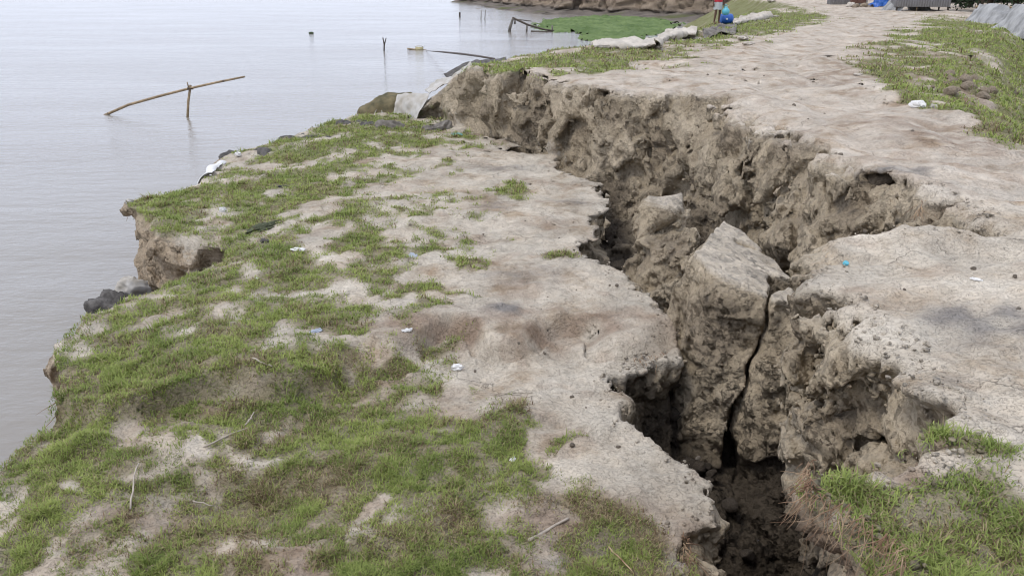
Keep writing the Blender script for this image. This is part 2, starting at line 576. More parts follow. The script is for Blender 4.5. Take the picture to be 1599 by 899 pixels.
G_BANK = blobs([
    (1330, 722, 90, 22, 1.1), (1300, 740, 60, 20, 1.1), (1420, 760, 90, 40, 1.1), (1480, 800, 130, 50, 1.1), (1430, 860, 50, 50, 1), (1530, 860, 100, 50, 1), (1590, 780, 60, 50, 1),
    (1560, 695, 55, 16, 1), (1475, 648, 22, 9, .8), (1380, 700, 50, 14, 1), (1500, 735, 60, 16, .7),
    (870, 98, 110, 9, 1), (790, 107, 50, 8, 1), (960, 87, 70, 8, .9), (1040, 80, 60, 6, .6), (1110, 73, 50, 6, .5),
    (1250, 28, 62, 16, 1), (1200, 45, 70, 12, 1), (1130, 62, 60, 8, .8), (1290, 18, 30, 10, .8), (1080, 66, 40, 7, .7), (1160, 28, 60, 14, .8),
    (1350, 98, 55, 9, .8), (1420, 80, 60, 12, .8), (1480, 62, 70, 20, 1), (1540, 60, 80, 24, 1), (1590, 75, 60, 26, 1), (1430, 122, 50, 16, 1), (1490, 140, 70, 26, 1.1), (1450, 160, 60, 14, 1),
    (1560, 130, 70, 34, .9), (1530, 180, 70, 22, 1.1), (1590, 190, 40, 30, 1), (1400, 25, 40, 6, .8), (1450, 36, 50, 10, .9), (1500, 40, 50, 14, 1), (1320, 108, 60, 6, .5), (1300, 118, 40, 5, .4),
    (1570, 218, 40, 10, .7), (1480, 100, 60, 20, .9)], 0.0)
S_BANK = blobs([(1500, 712, 60, 14, 1), (1420, 700, 40, 8, .8), (1440, 88, 22, 4, .8), (1490, 132, 30, 12, .9), (1535, 150, 34, 14, .9), (1595, 160, 24, 20, .5), (1400, 100, 30, 4, .6)], 0.0)
D_BANK = blobs([(1350, 104, 70, 12, .8), (1420, 85, 60, 10, .7), (1300, 120, 60, 8, .9), (1500, 200, 90, 10, .8), (960, 87, 90, 8, .5), (1060, 75, 70, 6, .6), (1390, 690, 50, 10, .6), (1280, 745, 40, 10, .4), (1400, 880, 50, 30, .6), (1560, 850, 60, 20, .4)], 0.0)


def field(lst, x, y):
    d = np.zeros(np.shape(x))
    for (cx, cy, rx, ry, s) in lst:
        q = ((x - cx) / rx) ** 2 + ((y - cy) / ry) ** 2
        d = np.maximum(d, s * np.exp(-0.42 * q ** 1.5))
    return d


class Cached:
    """A slow ground map tabulated once on a fan of rows that widen with distance."""
    def __init__(self, fun, s0, s1, y0, y1, cs):
        self.s0, self.y0, self.cs = s0, y0, cs
        self.ns = int((s1 - s0) / cs) + 1
        self.nt = int(math.log(y1 / y0) / cs) + 1
        yv = y0 * np.exp(np.arange(self.nt) * cs)
        sv = s0 + np.arange(self.ns) * cs
        X = (sv[None] * yv[:, None]).ravel(); Y = np.repeat(yv, self.ns)
        self.v = [np.asarray(q, np.float32) for q in fun(X, Y)]

    def __call__(self, x, y):
        y = np.maximum(np.asarray(y), 0.5)
        u = np.clip((x / y - self.s0) / self.cs, 0, self.ns - 1.001); v = np.clip(np.log(y / self.y0) / self.cs, 0, self.nt - 1.001)
        i = u.astype(np.int64); j = v.astype(np.int64); fu = u - i; fv = v - j
        k = j * self.ns + i
        return [(q[k] * (1 - fu) + q[k + 1] * fu) * (1 - fv) + (q[k + self.ns] * (1 - fu) + q[k + self.ns + 1] * fu) * fv for q in self.v]


SPARSE = P2([(640, 200), (600, 260), (560, 300), (640, 400), (600, 470), (650, 540), (720, 610), (820, 650), (830, 730), (900, 770), (1060, 800), (1060, 905), (-260, 905), (60, 540), (220, 300), (560, 190)], ZS)


def slump_map(x, y):
    wx = x + 0.10 * n2(x, y, 1.1); wy = y + 0.16 * n2(x + 5, y, 1.0)
    g = field(G_SLUMP, wx, wy)
    g = g * np.interp(wy, [6.5, 9.0, 11.0], [1.0, 0.86, 0.80])
    g = np.maximum(g, np.interp(wy, [7.0, 9.0], [0.50, 0.26]) * sm(0.35, -0.25, poly_sd(SPARSE, wx, wy)))
    g = g * (1 - 0.62 * field(S_SLUMP, wx, wy))
    return (g, field(D_SLUMP, wx, wy), field(STAINS_S, x, y), field(BROWN_S, x, y), poly_sd(SLUMP, x, y), poly_sd(BANK, x, y))


def bank_map(x, y):
    k = np.clip(np.asarray(y) / 8.0, 0.6, 3.0)
    wx = x + 0.10 * k * n2(x, y, 0.7); wy = y + 0.25 * k * n2(x + 5, y, 0.6)
    g = field(G_BANK, wx, wy)
    lo = land_off(x, y)
    g = np.maximum(g, 0.9 * sm(0.3, 1.5, lo) * sm(6.5, 9, y))
    ro = river_off(x, y)
    g = np.maximum(g, 0.95 * sm(-0.2, 0.6, ro) * sm(21, 24, y))
    g = g * (1 - 0.9 * field(S_BANK, wx, wy))
    g = g * sm(0.0, 0.7, line_d(ROAD, wx, wy) - np.interp(y, [5, 9, 14, 20, 60], [0.5, 0.7, 1.0, 1.6, 2.2]))
    return (g, field(D_BANK, wx, wy), field(STAINS_B, x, y), field(BROWN_B, x, y), poly_sd(BANK, x, y))


def cover_slump(x, y):
    g, d = MAP_S(x, y)[:2]
    n = 0.8 * fbm2(x * 0.8, y * 0.6, 1.2, N2b) + 0.3 * n2(x * 0.8, y * 0.5, 4.0)
    return np.clip(g * 1.15 - np.interp(y, [6.5, 8.0], [0.17, 0.24]) + np.interp(y, [6.5, 9], [0.24, 0.28]) * n, 0, 1) * (g > 0.03), d


def cover_bank(x, y):
    g, d = MAP_B(x, y)[:2]
    n = fbm2(x, y, 0.9, N2b)
    return np.clip(g * 1.15 - 0.20 + 0.26 * n, 0, 1) * (g > 0.05), d


# ---- albedo layout
C_SILT = np.array((0.50, 0.44, 0.355)); C_PATH = np.array((0.53, 0.46, 0.375)); C_BROWN = np.array((0.27, 0.20, 0.145))
C_STAIN = np.array((0.20, 0.185, 0.17)); C_SOD = np.array((0.22, 0.19, 0.115)); C_CLAY = np.array((0.40, 0.33, 0.235))
C_CLAY2 = np.array((0.49, 0.41, 0.30)); C_CLAYD = np.array((0.27, 0.22, 0.16)); C_RED = np.array((0.44, 0.34, 0.24))
STAINS_S = blobs([(788, 495, 26, 7, .9), (1020, 323, 24, 6, .5), (980, 845, 90, 40, .75), (820, 440, 60, 12, .35), (900, 410, 40, 8, .3), (790, 268, 40, 4, .5), (770, 330, 24, 5, .4), (900, 322, 20, 5, .5)], ZS)
STAINS_B = blobs([(1525, 478, 60, 18, .95), (1560, 500, 60, 14, .6), (1410, 272, 40, 6, .7), (1480, 560, 40, 10, .4), (1300, 130, 30, 3, .4), (1180, 210, 30, 6, .4)], 0.0)
BROWN_S = blobs([(870, 510, 190, 16, .8), (720, 515, 80, 10, .9), (640, 520, 60, 12, .9), (770, 330, 30, 8, .5), (850, 358, 60, 8, .4), (1010, 520, 50, 16, .4), (340, 615, 70, 14, .9), (250, 640, 70, 10, .8),
                 (870, 790, 110, 30, .7), (1000, 800, 100, 40, .6), (650, 590, 60, 12, .5), (830, 450, 70, 18, .25), (440, 870, 60, 40, .9), (180, 780, 60, 16, .6), (500, 730, 60, 30, .7)], ZS)
BROWN_B = blobs([(1490, 132, 40, 16, .9), (1535, 150, 40, 16, .9), (1570, 110, 44, 20, .8), (1595, 160, 30, 30, .8), (1390, 195, 60, 10, .5), (1480, 220, 90, 12, .6), (1410, 690, 60, 16, .6),
                 (1340, 300, 40, 8, .4), (1450, 330, 40, 10, .4), (1400, 440, 60, 20, .3)], 0.0)


MAP_S = Cached(slump_map, -1.0, 0.6, 2.0, 23, 0.0045)
MAP_B = Cached(bank_map, -1.0, 2.3, 1.9, 100, 0.0075)


def mix3(a, b, t):
    return a + (np.asarray(b) - a) * t[:, None]


def albedo_top(x, y, bank):
    n = fbm2(x, y, 0.7)
    if bank:
        base = mix3(np.tile(C_SILT * 1.04, (len(x), 1)), C_PATH, sm(5.5, 8.5, y))
        g, d = cover_bank(x, y)
        st, br = MAP_B(x, y)[2:4]
    else:
        base = np.tile(C_SILT, (len(x), 1))
        g, d = cover_slump(x, y)
        st, br = MAP_S(x, y)[2:4]
    c = base * (1 + 0.07 * n)[:, None]
    patch = sm(0.75, 1.6, fbm2(x + 11, y, 0.9, N2b))
    c = mix3(c, C_BROWN * 1.25, 0.35 * patch)
    c = mix3(c, C_BROWN, np.clip(br * (0.75 + 0.3 * n2(x, y, 2.5)), 0, 0.9))
    c = mix3(c, C_STAIN, np.clip(st * (0.85 + 0.35 * n2(x, y, 3.0)), 0, 0.9))
    c = mix3(c, C_BROWN, np.clip(0.55 * d * (0.7 + 0.4 * n2(x, y, 3.1)), 0, 0.8))
    c = mix3(c, C_SOD, np.clip(0.85 * sm(0.08, 0.6, g), 0, 1))
    far = sm(7, 16, y)
    c = mix3(c, np.array((0.175, 0.19, 0.07)), 0.72 * far * sm(0.1, 0.6, g))
    return c


def albedo_wall(x, y, z, depth, floor):
    n = tri(N3, x, y, z, 0.9)
    m_ = tri(N3b, x, y, z * 0.6, 2.3)
    c = np.tile(C_CLAY, (len(x), 1))
    c = mix3(c, C_CLAY2, sm(0.2, 1.4, n))
    c = mix3(c, C_CLAYD, 0.7 * sm(0.2, 1.5, -n))
    c = c * (1 + 0.07 * m_)[:, None]
    c = mix3(c, np.array((0.062, 0.050, 0.039)), 0.93 * sm(-1.5, -2.35, z + 0.15 * n) * (x > -1.5))          # damp clay lower down, blackened with depth to paint in the cleft's shade
    c = mix3(c, C_SILT * 0.95, 0.7 * sm(0.16, 0.02, depth) * sm(3.0, 3.8, y))       # dry crust along the rim
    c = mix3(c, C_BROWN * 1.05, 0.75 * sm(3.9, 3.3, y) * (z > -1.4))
    c = mix3(c, C_RED, 0.55 * sm(-2.4, -3.4, x) * (z < -1.0))
    return c


# ------------------------------------------------------------------ surface nets
def surface_nets(f, ijk0):
    """Vertices (index coordinates) and quads of the zero level of the sample block f (negative inside)."""
    ins = f < 0
    cnt = np.zeros(tuple(n - 1 for n in f.shape), np.int8)
    for a in (0, 1):
        for b_ in (0, 1):
            for c_ in (0, 1):
                cnt += ins[a:f.shape[0] - 1 + a, b_:f.shape[1] - 1 + b_, c_:f.shape[2] - 1 + c_]
    cell = np.nonzero((cnt > 0) & (cnt < 8))
    i, j, k = cell
    M = len(i)
    corner = {}
    for a in (0, 1):
        for b_ in (0, 1):
            for c_ in (0, 1):
                corner[(a, b_, c_)] = f[i + a, j + b_, k + c_]
    acc = np.zeros((M, 3), np.float32)
    w = np.zeros(M, np.float32)
    for ax in range(3):
        for p in (0, 1):
            for q in (0, 1):
                lo = [p, q]; lo.insert(ax, 0); hi = [p, q]; hi.insert(ax, 1)
                va, vb = corner[tuple(lo)], corner[tuple(hi)]
                x = (va < 0) != (vb < 0)
                t = np.where(x, va / np.where(x, va - vb, 1), 0)
                pos = np.tile(np.array(lo, np.float32), (M, 1))
                pos[:, ax] = t
                acc += pos * x[:, None]
                w += x
    pos = acc / np.maximum(w, 1)[:, None] + np.stack([i, j, k], 1)
    vid = np.full(cnt.shape, -1, np.int32)
    vid[cell] = np.arange(M)
    quads = []
    for ax in range(3):
        s0 = [slice(None)] * 3; s1 = [slice(None)] * 3
        s0[ax] = slice(0, -1); s1[ax] = slice(1, None)
        A, B = ins[tuple(s0)], ins[tuple(s1)]
        e = np.array(np.nonzero(A != B)).T
        u, v = (ax + 1) % 3, (ax + 2) % 3
        ok = (e[:, u] > 0) & (e[:, v] > 0) & (e[:, u] < f.shape[u] - 1) & (e[:, v] < f.shape[v] - 1)
        e = e[ok]
        if not len(e):
            continue
        flip = ~A[tuple(e.T)]
        q = []
        for du, dv in ((1, 1), (0, 1), (0, 0), (1, 0)):
            c = e.copy(); c[:, u] -= du; c[:, v] -= dv
            q.append(vid[tuple(c.T)])
        q = np.stack(q, 1)
        q[flip] = q[flip][:, ::-1]
        quads.append(q)
    return pos + np.array(ijk0, np.float32), np.vstack(quads), cell


def lumps(x, y, z):
    """Broken-clay relief (metres, positive = proud): clods, steps between chunks, creases."""
    wx = x + 0.03 * tri(N3b, x, y, z, 1.6); wy = y + 0.03 * tri(N3b, y, z, x, 1.6); wz = z + 0.03 * tri(N3, z, x, y, 1.6)
    big = tri(N3, wx, wy, wz * 0.8, 0.7)
    c1 = tri(WC, wx, wy, wz * 0.85, 1.5)
    e1 = np.clip(tri(WE, wx, wy, wz * 0.85, 1.5) / 1.6, 0, 1)
    c2 = tri(WC, wy, wz, wx, 3.7)
    e2 = np.clip(tri(WE, wy, wz, wx, 3.7) / 2.0, 0, 1)
    c3 = tri(WC, wz, wx, wy, 8.5)
    c4 = tri(WC, wx, wz, wy, 18.0)
    return 0.07 * big + 0.27 * c1 + 0.045 * (e1 - 1) + 0.13 * c2 + 0.025 * (e2 - 1) + 0.062 * c3 + 0.022 * c4 + 0.02


def h_floor(x, y):
    """Chasm floor: heaped with fallen earth at the far end; nothing on the river side."""
    h = -2.88 + 0.70 * sm(10.5, 15.5, y) + 0.40 * sm(7.2, 9.2, y) + 0.10 * fbm2(x, y, 0.9)
    h = h + 0.75 * np.exp(-(((x - 1.75) / 0.5) ** 2 + ((y - 7.5) / 0.55) ** 2)) + 0.5 * np.exp(-(((x - 1.5) / 0.4) ** 2 + ((y - 8.6) / 0.6) ** 2))
    h = h - 1.3 * sm(6.6, 5.6, y)
    return np.where(x < -1.8 - 0.02 * y, -9.0, h)


Z_HI = 0.30


def ground_field(t0, t1, CS, S_MIN, NS, Y0, Z_LO):
    ti = np.arange(t0, t1)
    yv = Y0 * np.exp(ti * CS)
    sv = S_MIN + np.arange(NS) * CS
    X = (sv[None, :] * yv[:, None]); Y = np.repeat(yv[:, None], NS, 1)
    K = int((Z_HI - Z_LO) / (CS * yv[0])) + 2
    kk = np.arange(K)
    Z = (Z_LO + kk[None, :] * CS * yv[:, None]).astype(np.float32)[:, None, :]
    cz_ = np.full(X.size, 0.37, np.float32)
    xf, yf = X.ravel().astype(np.float32), Y.ravel().astype(np.float32)
    jag = 0.05 * n2(X, Y, 1.6) + (0.20 * tri(WC, xf, yf, cz_, 1.9) + 0.12 * tri(WC, yf, cz_, xf, 4.4) + 0.08 * tri(WC, cz_, xf, yf, 10.0)).reshape(X.shape)
    jag = jag * np.clip(Y / 8.0, 0.45, 1.0) * np.where(X < -3.0, 0.4, 1.0)
    sS = poly_sd(SLUMP, X, Y)
    sB = poly_sd(BANK, X, Y)
    jB = jag * np.where(Y > 6.5, 1.3, 0.8)
    sL = poly_sd(LEDGE, X, Y) + jag + 0.22
    hs, hl, hb = h_slump(X, Y), h_slump(X, Y, True), h_bank(X, Y)
    hf = h_floor(X, Y)
    e = lambda a: a.astype(np.float32)[:, :, None]
    dep_s = e(hs) - Z
    nr = e(sm(6.6, 5.6, Y) * sm(0.2, 0.6, X))
    prof_s = 0.10 * sm(0.16, 0.42, dep_s) - 0.12 * sm(0.7, 1.6, dep_s) * (1 - nr) + 0.42 * nr * sm(0.25, 0.9, dep_s)
    dep_b = e(hb) - Z
    far = e(sm(6.0, 8.0, Y))
    prof_b = (0.12 - 0.24 * np.clip(dep_b, 0, 3)) * far + (1 - far) * (0.05 * sm(0.05, 0.3, dep_b) - 0.09 * np.clip(dep_b, 0, 1.1) + 0.30 * sm(1.0, 2.2, dep_b) + 0.24 * e(sm(3.9, 3.2, Y)) * sm(0.05, 0.30, dep_b))
    prof_b = prof_b + 0.10 * sm(0.16, 0.0, dep_b) * far                # crumbled, rounded rim of the scarp

    def smax(a, b, r):
        h = np.clip(0.5 + 0.5 * (a - b) / r, 0, 1)
        return b + (a - b) * h + r * h * (1 - h)
    dS = smax(-dep_s, e(sS) + 0.8 * e(jag) * (1 - 0.85 * sm(0.06, 0.40, dep_s)) + prof_s, 0.02)
    dB = smax(-dep_b, e(sB) + e(jB) * (1 - 0.9 * sm(0.08, 0.45, dep_b)) + prof_b, 0.03)
    dL = np.maximum(Z - e(hl), e(sL) - 0.2 * (e(hl) - Z))
    dF = Z - e(hf)
    d = np.minimum(np.minimum(dS, dB), np.minimum(dL, dF)).astype(np.float32)
    near = np.nonzero(np.abs(d) < 0.42)
    dn = d[near]
    lb = np.zeros(len(dn), np.int8)
    dp = dep_s[near].astype(np.float32)
    for code, dd, dpt in ((1, dB, dep_b), (2, dL, e(hl) - Z), (3, dF, None)):
        hit = dd[near] <= dn
        lb[hit] = code
        dp[hit] = 0.3 if dpt is None else dpt[near][hit]
    lab = np.zeros(d.shape, np.int8); lab[near] = lb
    depth = np.zeros(d.shape, np.float32); depth[near] = dp
    x = X[near[0], near[1]].astype(np.float32); y = Y[near[0], near[1]].astype(np.float32); z = np.broadcast_to(Z, d.shape)[near]
    wf = sm(0.02, 0.13, dp).astype(np.float32)
    amp = np.clip(0.42 + 0.075 * y, 0.55, 1.3) * np.where(x < -3.0, 0.6, 1.0) * (0.55 + 0.45 * sm(3.2, 4.2, y))
    wl = np.nonzero((wf > 0.01) & (np.abs(dn) < 0.27))[0]
    l = np.zeros(len(x), np.float32)
    l[wl] = np.clip(lumps(x[wl], y[wl], z[wl]) * amp[wl], -0.24, 0.24)
    d[near] = dn - wf * l
    return d, lab, depth


def mesh_ground(CS, S_MIN, S_MAX, Y0, Y1, Z_LO, SL=40):
    NS = int((S_MAX - S_MIN) / CS) + 1
    NTT = int(math.log(Y1 / Y0) / CS) + 1
    allv, allq, lab_all, dep_all, key_all, voff, t = [], [], [], [], [], 0, 0
    while t < NTT - 1:
        t1 = min(t + SL, NTT - 1)
        f, lab, depth = ground_field(t, t1 + 2 if t1 < NTT - 1 else t1 + 1, CS, S_MIN, NS, Y0, Z_LO)
        pos, quads, cell = surface_nets(f, (t, 0, 0))
        i, j, k = cell
        allv.append(pos)
        allq.append(quads + voff)
        lab_all.append(lab[cell]); dep_all.append(depth[cell])
        key_all.append(((i.astype(np.int64) + t) * 1000 + j) * 2000 + k)
        voff += len(pos)
        t = t1
    pos = np.vstack(allv); quads = np.vstack(allq)
    _, first, inv = np.unique(np.concatenate(key_all), return_index=True, return_inverse=True)
    pos = pos[first]
    quads = inv.ravel()[quads]
    qs = np.sort(quads, 1).astype(np.int64)
    _, uq = np.unique((qs[:, 0] << 42) + (qs[:, 1] << 21) + qs[:, 3], return_index=True)
    quads = quads[uq]
    yy = Y0 * np.exp(pos[:, 0] * CS)
    gv = np.stack([(S_MIN + pos[:, 1] * CS) * yy, yy, Z_LO + pos[:, 2] * CS * yy], 1)
    return gv, quads, np.concatenate(lab_all)[first], np.concatenate(dep_all)[first]


Y_SPLIT, Y_END = 6.4, 22.0
gA = mesh_ground(0.0055, -0.90, 0.95, 2.25, Y_SPLIT * 1.014, -4.6)
gB = mesh_ground(0.0036, -0.86, 0.80, Y_SPLIT, Y_END, -3.5)
GV = np.vstack([gA[0], gB[0]]); quads = np.vstack([gA[1], gB[1] + len(gA[0])])
lab_v = np.concatenate([gA[2], gB[2]]); dep_v = np.concatenate([gA[3], gB[3]])
# face normals decide between top and wall
a_, b_, c_ = GV[quads[:, 0]], GV[quads[:, 1]], GV[quads[:, 2]]
fn = np.cross(b_ - a_, GV[quads[:, 3]] - a_)
fn /= np.linalg.norm(fn, axis=1)[:, None] + 1e-12
vn = np.stack([sum(np.bincount(quads[:, q], fn[:, ax], len(GV)) for q in range(4)) for ax in range(3)], 1)
vn /= np.linalg.norm(vn, axis=1)[:, None] + 1e-12
top_v = (dep_v < 0.10) & (lab_v != 3)
colr = np.zeros((len(GV), 3))
tw = sm(0.12, 0.03, dep_v) * (lab_v != 3)
for bank_ in (True, False):
    m0 = np.nonzero(((lab_v == 1) == bank_) & (tw > 0))[0]
    colr[m0] = albedo_top(GV[m0, 0], GV[m0, 1], bank_)
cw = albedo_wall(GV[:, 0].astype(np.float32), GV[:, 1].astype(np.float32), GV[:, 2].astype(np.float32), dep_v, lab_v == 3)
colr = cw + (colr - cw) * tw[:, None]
fc = GV[quads].mean(1)
flab = lab_v[quads[:, 0]]
ftop = top_v[quads].sum(1) >= 3
road_d = line_d(ROAD, fc[:, 0], fc[:, 1]) + 0.35 * n2(fc[:, 0], fc[:, 1], 0.5)
fpath = (flab == 1) & ftop & (road_d < 1.75) & (fc[:, 1] > 6.3)
cat = np.where(ftop, np.where(flab == 1, np.where(fpath, 1, 0), 2), np.where(flab == 1, 3, np.where(flab == 3, 6, np.where(fc[:, 0] < -1.8 - 0.02 * fc[:, 1], 5, 4))))
for ci, (nm, mt) in enumerate([('upper_bank', M_TOP), ('dirt_path', M_TOP), ('slumped_ground', M_TOP), ('scarp_face', M_WALL), ('chasm_wall', M_WALL),
                               ('river_cliff', M_WALL), ('chasm_floor', M_WALL)]):
    print(nm, int((cat == ci).sum()))
    q = quads[(cat == ci) & ~((fc[:, 1] < 3.3) & (fc[:, 0] < 0.6) & ~ftop)]
    if not len(q):
        continue
    u, iv = np.unique(q, return_inverse=True)
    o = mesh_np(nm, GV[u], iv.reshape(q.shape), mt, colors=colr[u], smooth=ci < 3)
    o['kind'] = 'structure'
    if ci >= 3:
        continue
    try:
        o.data.normals_split_custom_set_from_vertices(vn[u])
    except Exception as ex:
        print('normals', ex)

# ---- the bank and the land beyond, as a height sheet
def sheet(name, y0, y1, s0, s1, cs, hfun, mat, colfun, sel=None):
    nt_ = int(math.log(y1 / y0) / cs) + 1
    ns_ = int((s1 - s0) / cs) + 1
    yv = y0 * np.exp(np.arange(nt_) * cs); sv = s0 + np.arange(ns_) * cs
    X = (sv[None] * yv[:, None]).ravel(); Y = np.repeat(yv, ns_)
    Zv = hfun(X, Y)
    idx = np.arange(nt_ * ns_).reshape(nt_, ns_)
    q = np.stack([idx[:-1, :-1], idx[:-1, 1:], idx[1:, 1:], idx[1:, :-1]], -1).reshape(-1, 4)
    if sel is not None:
        q = q[sel(X, Y)[q[:, 0]]]
    u, iv = np.unique(q, return_inverse=True)
    return mesh_np(name, np.stack([X, Y, Zv], 1)[u], iv.reshape(q.shape), mat, colors=colfun(X[u], Y[u]))


def on_road(x, y):
    return line_d(ROAD, x, y) + 0.5 * n2(x, y, 0.3) < np.where(y > 20, 2.6, 1.9)


y_edge = GV[:, 1].max() - 0.06
far_kw = dict(hfun=h_bank, mat=M_TOP, colfun=lambda x, y: albedo_top(x, y, True))
o = sheet('embankment', y_edge - 0.3, 95, -0.98, 1.3, 0.006, sel=lambda x, y: ~on_road(x, y), **far_kw); o['kind'] = 'structure'
o = sheet('dirt_path', y_edge - 0.3, 95, -0.98, 1.3, 0.006, sel=on_road, **far_kw); o['kind'] = 'structure'
o = sheet('embankment', 2.2, Y_SPLIT * 1.01, 0.935, 2.2, 0.012, sel=None, **far_kw); o['kind'] = 'structure'
o = sheet('upper_bank', 0.9, 2.29, 0.3, 2.6, 0.02, sel=lambda x, y: poly_sd(BANK, x, y) < -0.03, **far_kw); o['kind'] = 'structure'

o = sheet('embankment', Y_SPLIT, y_edge, 0.785, 2.2, 0.012, sel=None, **far_kw); o['kind'] = 'structure'

# the bank goes on under the photographer's feet and closes the near end of the cleft
gx_, gy_ = np.meshgrid(np.linspace(-3.4, 7.0, 60), np.linspace(-5.0, 2.10, 40))
gz_ = -0.12 + 0.03 * n2(gx_, gy_, 0.8)
nb = gx_.size
fv_ = np.stack([gx_.ravel(), gy_.ravel(), gz_.ravel()], 1)
idx = np.arange(nb).reshape(gx_.shape)
fq = [np.stack([idx[:-1, :-1], idx[:-1, 1:], idx[1:, 1:], idx[1:, :-1]], -1).reshape(-1, 4)]
edge = np.concatenate([idx[0, :], idx[1:, -1], idx[-1, -2::-1], idx[-2:0:-1, 0]])
low = fv_[edge].copy(); low[:, 2] = -5.2
lowi = nb + np.arange(len(edge))
nx = np.roll(np.arange(len(edge)), -1)
fq.append(np.stack([edge, lowi, lowi[nx], edge[nx]], 1))
fv_ = np.vstack([fv_, low])
o = mesh_np('upper_bank', fv_, np.vstack(fq), M_TOP, smooth=False, colors=np.tile(C_BROWN, (len(fv_), 1)))
o['kind'] = 'structure'

# ------------------------------------------------------------------ river
def river_material():
    m, nt, b = new_mat('river_water')
    tc = node(nt, 'ShaderNodeTexCoord').outputs['Object']
    b.inputs['Base Color'].default_value = (0.25, 0.23, 0.20, 1)
    b.inputs['Roughness'].default_value = 0.10
    b.inputs['IOR'].default_value = 1.333
    n1 = noise_node(nt, tc, 1.0, 4, 0.6, (1.7, 3.0, 1))
    n2_ = noise_node(nt, tc, 1.0, 3, 0.6, (0.10, 0.32, 1))
    n3 = noise_node(nt, tc, 1.0, 2, 0.5, (5, 12, 1))
    patch = noise_node(nt, tc, 1.0, 3, 0.55, (0.05, 0.11, 1))
    amp = ramp(nt, patch.outputs[0], [(0.35, 0.35), (0.62, 1.0)]).outputs[0]
    def mth(op, a, c):
        q = node(nt, 'ShaderNodeMath', operation=op)
        for i, v in enumerate((a, c)):
            if isinstance(v, (int, float)):
                q.inputs[i].default_value = v
            else:
                nt.links.new(v, q.inputs[i])
        return q.outputs[0]
    h = mth('ADD', mth('MULTIPLY', n1.outputs[0], 0.055), mth('MULTIPLY', n3.outputs[0], 0.010))
    h = mth('ADD', mth('MULTIPLY', h, amp), mth('MULTIPLY', n2_.outputs[0], 0.10))
    bp = node(nt, 'ShaderNodeBump')
    bp.inputs['Strength'].default_value = 1.0
    bp.inputs['Distance'].default_value = 1.0
    nt.links.new(h, bp.inputs['Height'])
    nt.links.new(bp.outputs[0], b.inputs['Normal'])
    return m


bm = bmesh.new()                                   # the river ends under the land, short of the cleft
for (xa, ya, xb, yb_) in ((-3000, -3000, -0.2, 3000), (-0.2, 19, 3000, 3000)):
    bm.faces.new([bm.verts.new(p) for p in ((xa, ya, 0), (xb, ya, 0), (xb, yb_, 0), (xa, yb_, 0))])
river = bm_obj('river', bm, river_material())
bm = bmesh.new()
bm.faces.new([bm.verts.new(p) for p in ((46, -200, -2.5), (3000, -200, -2.5), (3000, 3000, -2.5), (120, 3000, -2.5), (70, 150, -2.5), (46, 60, -2.5))])
o = bm_obj('land', bm, simple_mat('rough_pasture', (0.16, 0.17, 0.08), 0.95, 0.2, 0.2, 0.1, 0.1, (0.20, 0.17, 0.11)))
o['kind'] = 'structure'
river.location = (0, 0, WATER_Z)
river['kind'] = 'structure'
#--SECTION grass

# ------------------------------------------------------------------ grass
G_LO = np.array((0.17, 0.23, 0.055)); G_HI = np.array((0.40, 0.45, 0.135)); G_STRAW = np.array((0.38, 0.31, 0.18)); G_BRN = np.array((0.20, 0.14, 0.085))


